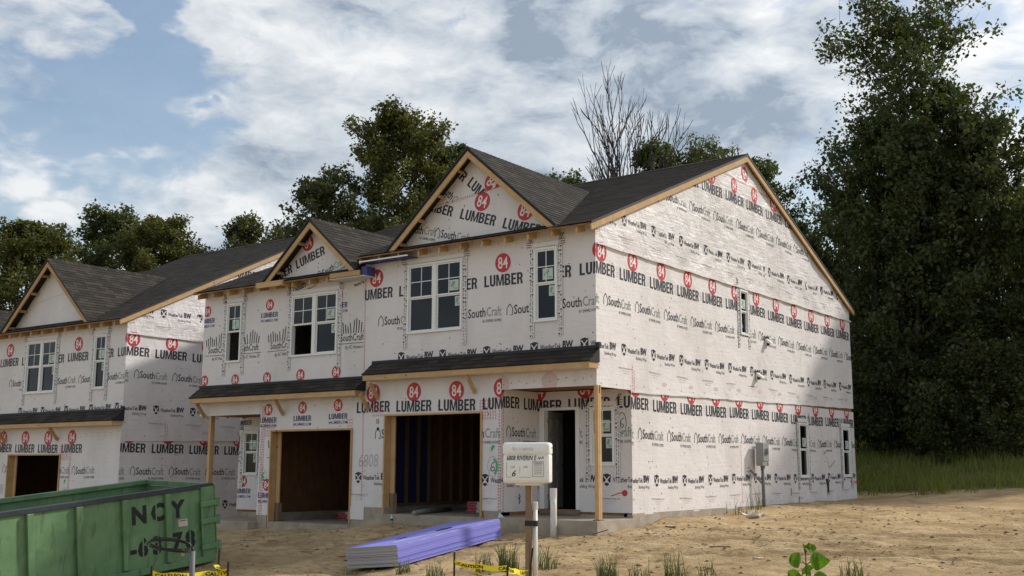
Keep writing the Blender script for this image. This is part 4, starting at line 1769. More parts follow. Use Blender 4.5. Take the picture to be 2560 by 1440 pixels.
    # main roof shingles
    def main_front(x0, x1, dz, xa, za, hw):
        s = .87
        O = (0, YE, ZE + dz)
        V = Vector((0, 1, sl))
        # valley line: v/k + YE >= (za - s*|x-xa| - ZE-dz)/sl + YE
        c0 = (za - ZE - dz) / sl * k
        c1 = s / sl * k
        rf.plane(O, (1, 0, 0), V, rect_hps(xa, x1, 0, Lr) + [(-c1, -1, -c0 - c1 * xa)], (xa, x1, 0, Lr))
        rf.plane(O, (1, 0, 0), V, rect_hps(x0, xa, 0, Lr) + [(c1, -1, -c0 + c1 * xa)], (x0, xa, 0, Lr))
        rf.plane(O, (1, 0, 0), V, rect_hps(xa - hw + .06, xa + hw - .06, 0, .36), (xa - hw + .06, xa + hw - .06, 0, .36))
    main_front(xm, XR, 0, -3.11 if full else xm / 2, 8.06, 2.36)
    main_front(xl - .12, xm - .01, DZ, xa2, 7.10, 1.64)
    rf.done()
    mb = MB()
    O = Vector((0, 2 * YR - YE, ZE))
    mb.prism([(xm, YR, zr + .002), (XR, YR, zr + .002), (XR, 2 * YR - YE, ZE + .002), (xm, 2 * YR - YE, ZE + .002)], (0, 0, .012))
    mb.prism([(xl - .12, YR, zr + .002 + DZ), (xm - .01, YR, zr + .002 + DZ), (xm - .01, 2 * YR - YE, ZE + .002 + DZ), (xl - .12, 2 * YR - YE, ZE + .002 + DZ)], (0, 0, .012))
    mb.build('back_roof', 'shingle', root)
    caps(root, (XR, YR, zr + .012), (xm, YR, zr + .012), ((0, 1, -sl), (0, -1, -sl)))
    caps(root, (xm - .01, YR, zr + DZ + .012), (xl - .12, YR, zr + DZ + .012), ((0, 1, -sl), (0, -1, -sl)))
    # rake boards on the side gable
    for sg in (-1, 1):
        mb = MB()
        y1 = YR + sg * (YR - YE)
        mb.prism([(XR - .045, YR, zr - .045), (XR - .045, y1, ZE - .045), (XR - .045, y1 - sg * .02, ZE - .17), (XR - .045, YR, zr - .17 - .02)], (.040, 0, 0))
        mb.build('rake_board', 'wood', root, bevel=.003)
        mb = MB()
        mb.prism([(XR - .005, YR, zr + .012), (XR - .005, y1, ZE + .010), (XR - .005, y1, ZE - .040), (XR - .005, YR, zr - .040)], (.012, 0, 0))
        mb.build('drip_edge', 'flashing_black', root)
        mb = MB()
        mb.prism([(XR - .046, YR, zr - .125), (XR - .046, y1, ZE - .125), (XR - .046, y1, ZE - .138), (XR - .046, YR, zr - .138)], (-.06, 0, 0))
        mb.build('rake_soffit', 'wood_grey', root)
    # rafter tails under the front eave
    def tails(x0, x1, dz, step=.61):
        x = x0
        while x < x1 + .01:
            mb = MB()
            zt = ZE + dz - .070
            mb.prism([(x - .02, YE + .03, zt + .005), (x - .02, .03, zt + .13), (x - .02, .03, zt - .03), (x - .02, YE + .03, zt - .115)], (.04, 0, 0))
            mb.build('rafter_tail', 'wood', root)
            x += step
    tails(xm + .1, -.02, 0)
    tails(xl + .05, xm - .4, DZ)
    # small boxed eaves and fire-board soffits between the units
    if full:
        mb = MB()
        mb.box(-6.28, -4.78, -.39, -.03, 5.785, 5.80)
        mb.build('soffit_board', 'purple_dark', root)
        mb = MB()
        mb.box(-6.29, -4.77, -.40, -.391, 5.78, 5.812)
        mb.build('soffit_edge', 'white_vinyl', root)
        mb = MB()
        mb.box(-7.30, -6.30, -.36, -.322, 5.50, 5.62)
        mb.build('fascia_board', 'wood', root, bevel=.003)
        mb = MB()
        mb.box(-7.28, -6.12, -.38, -.03, 5.462, 5.478)
        mb.build('soffit_board', 'board_tape', root)
        mb = MB()
        mb.box(-6.295, -6.12, -.30, -.03, 5.485, 5.70)
        mb.build('fire_board', 'purple_dark', root)
        mb = MB()
        mb.box(-9.92, -8.98, -.40, -.362, 5.50, 5.64)
        mb.prism([(-8.979, -.40, 5.50), (-8.979, -.03, 5.50), (-8.979, -.03, 5.72), (-8.979, -.40, 5.64)], (.038, 0, 0))
        mb.build('fascia_board', 'wood', root, bevel=.003)
    # --- garage openings: jambs, inside boards, studs
    def jambs(g, dz, foot):
        for x0, x1 in ((g[0] - .01, g[0] + .03), (g[1] - .03, g[1] + .01)):
            mb = MB()
            mb.box(x0, x1, -.045, .16, foot, g[3])
            mb.build('jamb_board', 'wood', root, bevel=.003)
        mb = MB()
        mb.box(g[0] - .01, g[1] + .01, -.045, .16, g[3] - .001, g[3] + .04)
        mb.build('header_board', 'wood', root, bevel=.003)
        mb = MB()
        mb.box(g[0] + .031, g[0] + .16, .161, .20, foot + .45, g[3] - .002)
        mb.build('trim_board', 'wood', root, bevel=.003)
        mb = MB()
        mb.box(g[0] + .04, g[0] + .13, .165, .30, foot, foot + .449)
        mb.build('trim_board', 'wood_grey', root, bevel=.003)
    jambs(GR, 0, -.02)
    jambs(GL, DZ, -.31)
    if full:
        # right garage: studs on the party wall with board behind, far wall
        y = .55
        kk = 0
        while y < 6.4:
            mb = MB()
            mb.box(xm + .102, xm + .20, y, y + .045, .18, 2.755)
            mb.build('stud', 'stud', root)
            y += .44 if kk % 3 else .40
            kk += 1
        mb = MB()
        mb.box(xm + .101, xm + .21, .2, 6.5, .12, .179)
        mb.build('sill_plate', 'stud', root)
        mb = MB()
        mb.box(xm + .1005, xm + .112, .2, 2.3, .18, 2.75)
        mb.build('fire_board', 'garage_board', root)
        mb = MB()
        mb.box(xm + .101, xm + .15, .2, 6.5, -.02, .119)
        mb.build('curb', 'concrete', root)
        mb = MB()
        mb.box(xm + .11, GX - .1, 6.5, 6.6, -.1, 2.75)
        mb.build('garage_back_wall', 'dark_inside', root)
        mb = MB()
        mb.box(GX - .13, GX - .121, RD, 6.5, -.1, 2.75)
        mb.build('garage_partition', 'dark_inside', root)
        # left garage: sheathed side wall
        mb = MB()
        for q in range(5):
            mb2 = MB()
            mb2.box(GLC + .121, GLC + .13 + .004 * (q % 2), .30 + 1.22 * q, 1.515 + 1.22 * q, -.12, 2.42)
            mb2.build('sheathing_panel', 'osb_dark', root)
        mb.box(GLC + .1, GLC + .16, .3, 6.4, -.34, -.121)
        mb.build('curb', 'concrete', root)
        mb = MB()
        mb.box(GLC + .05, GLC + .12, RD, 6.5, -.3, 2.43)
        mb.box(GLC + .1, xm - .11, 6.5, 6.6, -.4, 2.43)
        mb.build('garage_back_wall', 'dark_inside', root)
        # porch post, door
    for px_, dz in (((.01, 0.0),) if full else ()) + ((-11.93 + lx, DZ),):
        py_ = -.02 if dz == 0 else 0.0
        a0 = .045 if dz == 0 else px_
        ps = empty('porch_post')
        ps.parent = root
        for q, (w0, w1, y0, y1) in enumerate(((0, .09, 0, .04), (.012, .095, .041, .09), (.0, .09, .091, .13))):
            mb = MB()
            top = (2.67 if q != 1 else 2.50) + dz
            mb.box(a0 - .09 + w0, a0 - .09 + w1, py_ + y0, py_ + y1, -.31 if dz else .0, top)
            mb.build('stud', 'wood', ps, bevel=.002)
        mb = MB()
        mb.box(a0 - .12, a0 + .03, py_ - .03, py_ + .16, (-.318 if dz else .002), (-.30 if dz else .02))
        mb.build('base_plate', 'wood_grey', ps)
    if full:
        dr = empty('door')
        dr.parent = root
        mb = MB()
        x0, x1, z0, z1 = DR
        z0 = .14
        mb.box(x0, x0 + .12, RD - .05, RD + .12, z0, z1)
        mb.box(x1 - .09, x1, RD - .05, RD + .12, z0, z1)
        mb.box(x0 + .12, x1 - .09, RD - .05, RD + .12, z1 - .06, z1)
        mb.build('door_frame', 'white_vinyl', dr, bevel=.004)
        mb = MB()
        mb.box(x0, x1, RD - .06, RD + .12, .04, z0)
        mb.build('threshold', 'wood_grey', dr)
        a = radians(100)
        hx, hy = x0 + .125, RD + .10
        dx, dy = cos(a), sin(a)
        nx, ny = sin(a), -cos(a)
        lf = Frame((hx, hy, 0), (dx, dy, 0), (nx, ny, 0))
        mb = MB()
        wdt = .82
        mb.prism([lf.P(0, z0 + .01, 0), lf.P(wdt, z0 + .01, 0), lf.P(wdt, z1 - .07, 0), lf.P(0, z1 - .07, 0)], -lf.n * .044)
        leafo = mb.build('door_leaf', 'door_paint', dr)
        for (pu0, pu1) in ((.10, .36), (.46, .72)):
            for (pv0, pv1) in ((.25, .85), (.98, 1.60), (1.72, 2.02)):
                mb = MB()
                b0, b1 = .0, .03
                o = [(pu0, pv0 + .1), (pu1, pv0 + .1), (pu1, pv1 + .1), (pu0, pv1 + .1)]
                i_ = [(pu0 + .035, pv0 + .135), (pu1 - .035, pv0 + .135), (pu1 - .035, pv1 + .065), (pu0 + .035, pv1 + .065)]
                for q in range(4):
                    r_ = (q + 1) % 4
                    mb.poly([lf.P(*o[q], .001), lf.P(*o[r_], .001), lf.P(*i_[r_], .014), lf.P(*i_[q], .014)])
                mb.poly([lf.P(*p, .014) for p in i_])
                mb.build('door_panel', 'door_paint', leafo)
        for hz in (.35, 1.2, 2.0):
            mb = MB()
            mb.tube([(hx - .005, hy - .03, hz), (hx - .005, hy - .03, hz + .10)], .012, 8)
            mb.build('hinge', 'galvanised', dr)
        mb = MB()
        mb.tube([lf.P(.76, 1.08, 0), lf.P(.76, 1.08, .05)], [.012, .028], 10)
        mb.build('door_knob', 'metal_dark', leafo)
    # --- wall fittings: two vent hoods on the side wall
    if full:
        for y_, z_ in ((8.47, 4.30), (7.80, 3.36)):
            v = empty('vent_hood')
            v.parent = root
            mb = MB()
            mb.prism([(.04, y_ - .09, z_ - .09), (.04, y_ + .09, z_ - .09), (.04, y_ + .09, z_ + .10), (.04, y_ - .09, z_ + .10)], (.02, 0, 0))
            mb.build('plate', 'white_vinyl', v)
            mb = MB()
            mb.prism([(.061, y_ - .075, z_ + .09), (.20, y_ - .075, z_ - .02), (.20, y_ - .075, z_ - .06), (.061, y_ - .075, z_ - .0)], (0, .15, 0))
            mb.build('hood', 'white_vinyl', v)
            mb = MB()
            mb.box(.062, .10, y_ - .06, y_ + .06, z_ - .08, z_ - .005)
            mb.build('flap', 'metal_dark', v)
            mb = MB()
            for q in range(5):
                mb.bar((.052, y_ - .10 + .05 * q, z_ + .10 + .02 * (q % 2)), (.052, y_ - .12 + .06 * q, z_ + .17 - .03 * (q % 2)), .012, .03)
            mb.build('torn_tape', 'flashing_black', v)
        mb = MB()
        mb.tube([(.04, 10.38, .24), (.14, 10.38, .24)], .03, 8)
        mb.build('pipe_stub', 'white_pvc', root)
        mb = MB()
        mb.tube([(.04, 14.82, .60), (.18, 14.82, .585)], .02, 8)
        mb.build('hose_bib', 'bundle_red', root)
        # flap of plastic at the porch corner
        mb = MB()
        mb.poly([(GX - .02, -.03, .10), (GX + .10, -.05, .02), (GX + .02, -.14, -.22), (GX - .10, -.12, -.25)])
        mb.poly([(GX + .10, -.05, .02), (GX + .06, -.02, -.03), (GX - .02, -.16, -.25), (GX + .02, -.14, -.22)])
        mb.build('loose_flap', 'bottle_plastic', root)
    return root


HOUSE = house('duplex_house', 'two-storey house in white printed building wrap with dark shingled roof and two open garages',
              (0, 0, 0), 0.415, 0, -6.45, True)
NEIGH = house('duplex_house', 'neighbouring wrapped house behind the green dumpster with long dark roof',
              (-15.2, -.45, -.85), 0.49, 0, -7.6, False)

# ------------------------------------------------------------------ trees
def limb_path(rr, a, d, L, n=5, wob=.18, lift=.1):
    p = Vector(a)
    d = Vector(d).normalized()
    pts = [p.copy()]
    for i in range(n):
        d = (d + Vector((rr.uniform(-wob, wob), rr.uniform(-wob, wob), rr.uniform(-wob, wob) + lift))).normalized()
        p = p + d * (L / n)
        pts.append(p.copy())
    return pts, d


DIM = {}


def make_tree(name, seed, H, R, c0, leafmat, nleaf, leaf=.22, open_=.5, lean=0.0, flat=False):
    """trunk with limbs and a crown of leaf faces grouped in sprays along the twigs"""
    rr = random.Random(seed)
    nr = np.random.default_rng(seed)
    root = empty(name)
    tb = MB()
    tr, _ = limb_path(rr, (0, 0, -.4), (lean, 0, 1), H * .93, 9, .05, .06)
    rad = [max(.03, H * .017 * (1 - .92 * i / 9)) for i in range(10)]
    tb.tube(tr, rad, 8)
    sprays = []
    nl = int(26 + H * 1.0)
    for i in range(nl):
        t = c0 + (1 - c0) * ((i + rr.random()) / nl)
        k = min(8.999, t * 9)
        q = int(k)
        base = tr[q].lerp(tr[q + 1], k - q)
        az = i * 2.4 + rr.uniform(-.5, .5)
        # crown outline: widest a third of the way up, rounded at the top
        s = (t - c0) / (1 - c0)
        prof = (sin(pi * min(1, s * .74 + .25)) ** .6) * (.72 + .42 * rr.random())
        if flat:
            prof = (sin(pi * min(1, s * .62 + .26)) ** .5) * rr.uniform(.45, 1.15)
        L = R * prof
        d = Vector((cos(az), sin(az), .15 + .6 * s))
        pts, dd = limb_path(rr, base, d, L, 5, .2, .07)
        r0 = max(.025, rad[q] * .45)
        tb.tube(pts, [r0 * (1 - .17 * j) for j in range(6)], 5, cap=False)
        for m in range(7):
            j = rr.randint(1, 4)
            sub, _ = limb_path(rr, pts[j].lerp(pts[j + 1], rr.random()), dd + Vector((rr.uniform(-1, 1), rr.uniform(-1, 1), rr.uniform(-.5, .8))), L * rr.uniform(.25, .5), 3, .25, .03)
            tb.tube(sub, [.02, .015, .01, .006], 4, cap=False)
            for w in (1, 2, 3):
                if rr.random() > open_ * .45:
                    sprays.append((sub[w], R * rr.uniform(.09, .17)))
        sprays.append((pts[-1], R * .15))
    sprays.append((tr[-1], R * .16))
    tb.build('trunk', 'bark', root, smooth=True)
    cen = np.array([s[0] for s in sprays])
    srd = np.array([s[1] for s in sprays])
    pick = nr.integers(0, len(cen), nleaf)
    off = nr.normal(0, 1, (nleaf, 3))
    off /= np.linalg.norm(off, axis=1)[:, None] + 1e-6
    off *= (nr.random(nleaf) ** .5)[:, None] * srd[pick][:, None] * np.array([1.15, 1.15, .75])
    P = cen[pick] + off
    leaf_faces(nr, P, leaf, 'crown', leafmat, root)
    DIM[root.name] = (float(np.percentile(P[:, 2], 99.7)), float(np.percentile(np.hypot(P[:, 0], P[:, 1]), 97)))
    return root


def leaf_faces(nr, P, size, name, leafmat, parent, flat=.5):
    n = len(P)
    a = nr.normal(0, 1, (n, 3))
    a[:, 2] *= .6
    a /= np.linalg.norm(a, axis=1)[:, None]
    b = nr.normal(0, 1, (n, 3))
    b -= a * (a * b).sum(1)[:, None]
    b /= np.linalg.norm(b, axis=1)[:, None] + 1e-9
    s = size * (.45 + 1.0 * nr.random(n) ** 1.6)[:, None]
    cr = np.cross(a, b)
    v0 = P - a * s * .5
    v1 = P + b * s * .30 + cr * s * .08
    v2 = P + a * s * .5
    v3 = P - b * s * .30 + cr * s * .08
    V = np.stack([v0, v1, v2, v3], 1).reshape(-1, 3)
    F = np.arange(n * 4).reshape(n, 4)
    return fast_mesh(name, V, F, leafmat, parent)


def place_tree(src, x, y, s, rz, label, first=[set()], sz=None, sink=0.0):
    if src.name not in first[0]:
        first[0].add(src.name)
        o = src
    else:
        o = copy_tree(src)
    o.location = (x, y, float(ground_z(x, y)) - .1 - sink)
    o.scale = (s, s, s * (sz or 1))
    o.rotation_euler = (0, 0, rz)
    tag(o, label, 'tree', 'trees behind the houses')
    return o


T_oak = make_tree('oak_tree', 11, 20, 4.6, .30, 'leaf_oak', 46000, .25, .05)
T_olive = make_tree('leafy_tree', 23, 15, 4.2, .25, 'leaf_olive', 19000, .25, .55)
T_dark = make_tree('dark_tree', 31, 18, 4.4, .25, 'leaf_dark', 24000, .27, .4)
T_low = make_tree('forest_tree', 47, 16, 4.6, .02, 'leaf_dark', 38000, .28, .1)
T_open = make_tree('open_crowned_tree', 59, 22, 5.6, .50, 'leaf_dark', 22000, .28, 1.1, flat=True)


def at_bearing(px, py, dist):
    d = r2 * ((px - 1280) / F_PX) + u2 * ((720 - py) / F_PX) + fw
    return CAM + d * (dist / sqrt(d.x * d.x + d.y * d.y))


def polar(px, dist):
    """ground point on the bearing of picture column px (2560 wide) at a distance from the camera"""
    a = math.atan((px - 1280) / 2767.0)
    th = YAW - a
    return CAM.x - sin(th) * dist, CAM.y + cos(th) * dist


def tree_px(src, px, top, dist, halfw, H, R, label, rz, sink=0.0):
    x, y = polar(px, dist)
    a = math.atan((px - 1280) / 2767.0)
    ztop = at_bearing(px, top, dist).z
    g = float(ground_z(x, y)) - .1 - sink
    H, R = DIM[src.name.split('.')[0]]
    s = max(halfw * 1.16 / 2731.0 * dist / R, (ztop - g) / (H * 1.30))
    place_tree(src, x, y, s, rz, label, sz=(ztop - g) / (H * s), sink=sink)


tree_px(T_oak, 1000, 272, 66, 165, 20, 4.9, 'tall broad oak rising behind the two front gables', .4)
tree_px(T_olive, 800, 440, 64, 112, 15, 4.6, 'olive green tree with airy crown left of the tall oak', 1.0)
tree_px(T_olive, 585, 540, 70, 92, 15, 4.6, 'yellowish tree over the ridge of the neighbouring house', 2.2)
tree_px(T_olive, 690, 560, 74, 85, 15, 4.6, 'low bushy tree between the two olive tree crowns', 4.2)
tree_px(T_oak, 395, 552, 62, 130, 20, 4.9, 'rounded dark tree at left above the neighbouring roof', 2.0)
tree_px(T_dark, 200, 520, 66, 140, 18, 4.6, 'dense tree beyond the left end of the neighbouring roof', 2.6)
tree_px(T_oak, 30, 560, 60, 140, 20, 4.9, 'leftmost tree in view, round and dark', 3.1)
tree_px(T_dark, 1140, 372, 70, 60, 18, 4.6, 'narrow dark tree peeking right of the tall oak', .3)
tree_px(T_dark, 905, 540, 72, 90, 18, 4.6, 'dark tree low behind the left gable roof', 1.3)
tree_px(T_dark, 1395, 445, 66, 50, 18, 4.6, 'small tree top just showing over the right gable ridge', 1.9)
tree_px(T_dark, 1652, 368, 62, 66, 18, 4.6, 'dark leafy tree in front of the bare tree base', .9)
tree_px(T_dark, 1752, 382, 62, 62, 18, 4.6, 'small dark tree left of the roof peak', 2.4)
tree_px(T_open, 1832, 340, 60, 95, 22, 6.0, 'open branched tree right behind the roof peak', 2.4)
tree_px(T_dark, 1945, 398, 54, 88, 18, 4.6, 'drooping dark tree right of the roof peak', 5.1)
tree_px(T_low, 2040, 560, 54, 105, 16, 5.0, 'brownish forest tree close behind the rear roof slope', .2)
tree_px(T_low, 2125, 480, 52, 100, 16, 5.0, 'forest tree standing over the rear corner of the house', 3.3)
tree_px(T_open, 2275, -40, 46, 205, 22, 6.0, 'tallest tree at right with ragged branches reaching left', 3.9)
tree_px(T_dark, 2215, 300, 44, 110, 16, 5.0, 'tall dense forest tree at the right edge of the yard', 1.2)
tree_px(T_low, 2300, 350, 43, 105, 16, 5.0, 'dense forest tree under the tallest ragged tree', 2.9)
tree_px(T_low, 2350, 360, 44, 120, 16, 5.0, 'forest tree right of the tallest ragged tree', 4.4)
tree_px(T_dark, 2450, 200, 44, 140, 18, 4.6, 'high dark tree near the right edge of the picture', 5.4)
tree_px(T_low, 2540, 300, 45, 150, 16, 5.0, 'rightmost dense forest tree on the bank', .7)
for i, (px, top, d, hw) in enumerate(((2060, 760, 60, 120), (2160, 700, 58, 130), (2280, 640, 60, 150), (2400, 600, 58, 150), (2520, 560, 56, 150), (1990, 640, 66, 100))):
    tree_px(T_low, px, top, d, hw, 16, 5.0, ('second-row forest tree filling the gap %s' % ('behind the rear corner', 'above the grass bank', 'under the high trees', 'behind the high dark tree', 'at the right picture edge', 'low behind the roof slope')[i]), 1.1 * i + .4)
# the tree whose shade falls on the back of the side wall stands off to the right
place_tree(T_low, 6.2, 23.8, .74, 1.7, 'forest tree on the bank right of the house shading its wall')
place_tree(T_low, 12.5, 32.5, 1.12, 3.3, 'forest tree on the bank farther right of the house')


T_bush = make_tree('forest_bush', 71, 7, 4.2, .0, 'leaf_dark', 16000, .26, .0)
for i, (px, top, d, hw) in enumerate(((2070, 930, 46, 90), (2150, 880, 46, 100), (2235, 900, 44, 100), (2320, 860, 44, 110), (2410, 880, 42, 110), (2500, 840, 42, 120), (2010, 900, 50, 90))):
    tree_px(T_bush, px, top, d, hw, 7, 4, 'dark undergrowth bush on the grass bank, %s from the house corner' % ('second', 'third', 'fourth', 'fifth', 'sixth', 'seventh', 'first')[i], i * 1.3)


def dead_tree():
    rr = random.Random(5)
    x, y = polar(1588, 58)
    g = float(ground_z(x, y))
    root = empty('bare_tree', (x, y, g - .2))
    tag(root, 'leafless dead tree with fanned branches behind the main roof', 'tree', 'trees behind the houses')
    mb = MB()
    # trunk forks low into several rising stems
    right = Vector((cos(YAW), sin(YAW), 0))
    back = Vector((-sin(YAW), cos(YAW), 0))

    def grow(p, d, L, r, depth):
        n = 3
        pts = [p.copy()]
        dd = d.normalized()
        for i in range(n):
            dd = (dd + right * rr.uniform(-.24, .24) + back * rr.uniform(-.2, .2) + Vector((0, 0, .07))).normalized()
            p = p + dd * L / n
            pts.append(p.copy())
        mb.tube(pts, [max(.014, r * (1 - .10 * i)) for i in range(n + 1)], 6 if depth < 2 else 4, cap=False)
        if depth >= 6:
            return
        for k in range(2 if rr.random() < .9 else 3):
            sg = 1 if k % 2 else -1
            a_ = sg * rr.uniform(.10, .42) * (1.15 if depth > 2 else .8)
            nd = dd + right * a_ + back * rr.uniform(-.35, .35) + Vector((0, 0, .04))
            grow(p, nd, L * rr.uniform(.70, .92), r * rr.uniform(.60, .75), depth + 1)
        if depth > 0 and rr.random() < .75:
            nd = dd + right * rr.uniform(-.9, .9) + back * rr.uniform(-.6, .6)
            grow(pts[1], nd, L * .55, r * .42, max(depth + 2, 4))
    H = 18.6
    fork = Vector((0, 0, H * .40))
    mb.tube([Vector((0, 0, 0)), Vector((.05, 0, H * .2)), fork], [.34, .27, .22], 8, cap=False)
    for a, b, l, dz_ in ((-.26, .1, 2.1, 0), (-.08, -.15, 2.5, .3), (.10, .12, 2.6, .4), (.30, -.1, 2.2, .2), (-.62, .0, 2.0, -1.5)):
        grow(fork + Vector((0, 0, dz_)), right * a + back * b + Vector((0, 0, 1)), l, .17, 1)
    # fit the crown to the height and spread of the real tree
    va = np.array(mb.v)
    lat = va @ np.array(right)
    hi = va[:, 2] > H * .45
    k_w = 5.6 / (np.percentile(lat[hi], 99.5) - np.percentile(lat[hi], .5))
    k_h = (at_bearing(1580, 128, 58).z - g + .2) / va[:, 2].max()
    mb.v = [(x_ * k_w, y_ * k_w, z_ * k_h) for x_, y_, z_ in mb.v]
    mb.build('trunk', 'bark_dead', root)
    nr = np.random.default_rng(3)
    vs = np.array(mb.v)
    top = vs[vs[:, 2] < 15]
    top = top[top[:, 2] > 11]
    P = top[nr.integers(0, len(top), 90)] + nr.normal(0, .08, (90, 3))
    leaf_faces(nr, P, .20, 'withered_leaves', 'leaf_dark', root)
    return root


dead_tree()


# ------------------------------------------------------------------ grass
def blades(name, pts, h, w, matn, parent=None, seed=1, spread=.5, seg=2):
    nr = np.random.default_rng(seed)
    n = len(pts)
    pts = np.asarray(pts, float)
    hh = h * nr.uniform(.45, 1.15, n)
    az = nr.uniform(0, 2 * pi, n)
    ln = nr.uniform(.1, spread, n)
    dx, dy = np.cos(az), np.sin(az)
    sx, sy = -dy, dx
    V = []
    rows = []
    for k in range(seg + 1):
        t = k / seg
        bend = ln * t * t
        c = pts + np.stack([dx * bend * hh, dy * bend * hh, hh * t * (1 - .25 * ln * t)], 1)
        wid = w * (1 - t * .9) * .5
        rows.append((c - np.stack([sx * wid, sy * wid, 0 * sx], 1), c + np.stack([sx * wid, sy * wid, 0 * sx], 1)))
    V = np.stack([r for ab in rows for r in ab], 1)
    m = 2 * (seg + 1)
    base = np.arange(n)[:, None] * m
    F = np.concatenate([base + np.array([[2 * k, 2 * k + 1, 2 * k + 3, 2 * k + 2]]) for k in range(seg)], 0)
    return fast_mesh(name, V.reshape(-1, 3), F, matn, parent)


def bank_grass():
    nr = np.random.default_rng(8)
    n = 42000
    x = nr.uniform(-7, 20, n)
    y = 15.3 + nr.random(n) ** 1.5 * 19
    keep = (fbm(x * .8, y * .8, 3) > -.14) & ((y > 16.4) | (nr.random(n) < .35)) & ~((x < .2) & (y < 15.6))
    keep &= y > 15.2 + .12 * np.maximum(x, 0) + fbm(x * 1.5, y * 1.5, 13) * 2
    x, y = x[keep], y[keep]
    o = blades('bank_grass', np.stack([x, y, ground_h(x, y) - .02], 1), .48, .035, 'grass_blade', None, 4, .8)
    tag(o, 'tall green grass covering the bank behind the house', 'grass', kind='stuff')


bank_grass()


def clump(x, y, h, n, label, seed, matn='weed_blade', r=.16, w=.014, spread=.8):
    nr = np.random.default_rng(seed)
    root = empty('grass_clump', (x, y, gz(x, y)))
    tag(root, label, 'grass', 'grass clumps on the dirt')
    a = nr.uniform(0, 2 * pi, n)
    q = r * np.sqrt(nr.random(n))
    blades('blades', np.stack([np.cos(a) * q, np.sin(a) * q, np.full(n, -.02)], 1), h, w, matn, root, seed, spread, 3)
    return root


def on_ground(px, py, it=14):
    """ground point seen at picture position (2560 x 1440)"""
    d = r2 * ((px - 1280) / F_PX) + u2 * ((720 - py) / F_PX) + fw
    z = -.5
    for _ in range(it):
        t = (z - CAM.z) / d.z
        p = CAM + d * t
        z = float(ground_z(p.x, p.y))
    return p.x, p.y


for (px, py, h, n, lab, sd) in ((1520, 1455, .42, 90, 'grass clump right of the white job box post', 1),
                                (1690, 1452, .46, 70, 'sparse grass clump midway to the broad leaved plant', 2),
                                (1272, 1432, .50, 150, 'thick grass clump around the foot of the job box post', 3),
                                (1010, 1432, .28, 70, 'short grass tuft in front of the drywall stack', 4),
                                (1090, 1450, .26, 60, 'short grass tuft left of the caution tape stake', 5),
                                (1600, 1448, .30, 40, 'thin grass tuft between the two larger clumps', 7),
                                (1770, 1440, .34, 34, 'wispy grass tuft left of the broad leaved plant', 8),
                                (2130, 1446, .30, 46, 'grass tuft right of the broad leaved plant', 9),
                                (1210, 1436, .34, 60, 'grass clump behind the middle caution tape stake', 10),
                                (880, 1436, .18, 30, 'few short blades at the near corner of the drywall stack', 11),
                                (1365, 1425, .45, 60, 'grass clump behind the white pipe of the job box post', 6)):
    x, y = on_ground(px, min(py, 1438))
    if py > 1438:
        k = (py - 1438) / 40
        dd = Vector((CAM.x - x, CAM.y - y, 0)).normalized()
        x, y = x + dd.x * k * 2, y + dd.y * k * 2
    clump(x, y, h, n, lab, sd)
clump(.50, 6.35, .62, 26, 'tall weeds against the side wall left of the meter post', 12, r=.22, spread=.5)
clump(.42, 5.35, .42, 20, 'small weeds against the side wall near the white scrap', 13, r=.2, spread=.6)
clump(.75, 5.6, .20, 24, 'low green weeds beside the white scrap', 14, r=.35, spread=1.0)


# ------------------------------------------------------------------ small stones and clods
def scatter(name, n, seed, xr, yr, s0, s1, matn, label, cat):
    nr = np.random.default_rng(seed)
    x = nr.uniform(*xr, n)
    y = nr.uniform(*yr, n)
    ok = ~((x > -12.5) & (x < .2) & (y > -.15))
    x, y = x[ok], y[ok]
    n = len(x)
    s = s0 + (s1 - s0) * nr.random(n) ** 7
    z = ground_h(x, y)
    base = np.array([(1, 0, 0), (-1, 0, 0), (0, 1, 0), (0, -1, 0), (0, 0, .8), (0, 0, -.6)], float)
    F0 = np.array([(0, 2, 4), (2, 1, 4), (1, 3, 4), (3, 0, 4), (2, 0, 5), (1, 2, 5), (3, 1, 5), (0, 3, 5)])
    V = base[None] * s[:, None, None] * nr.uniform(.5, 1.3, (n, 6, 1))
    a = nr.uniform(0, 6.28, n)
    ca, sa = np.cos(a)[:, None], np.sin(a)[:, None]
    X = V[..., 0] * ca - V[..., 1] * sa
    Y = V[..., 0] * sa + V[..., 1] * ca
    V = np.stack([X + x[:, None], Y + y[:, None], V[..., 2] * .6 + (z + s * .05)[:, None]], -1)
    F = (np.arange(n) * 6)[:, None, None] + F0[None]
    o = fast_mesh(name, V.reshape(-1, 3), F.reshape(-1, 3), matn)
    tag(o, label, cat, kind='stuff')


scatter('dirt_clods', 9000, 2, (-8, 10), (-9, 10), .006, .060, 'clod', 'crumbled clods lying over the bare soil', 'soil')
scatter('gravel', 2600, 5, (-9, 9), (-2.2, 2), .010, .045, 'gravel', 'grey gravel along the foot of the slabs', 'gravel')


# ------------------------------------------------------------------ drywall stack
def rot3(a, b, c):
    return Matrix.Rotation(a, 3, 'Z') @ Matrix.Rotation(b, 3, 'Y') @ Matrix.Rotation(c, 3, 'X')


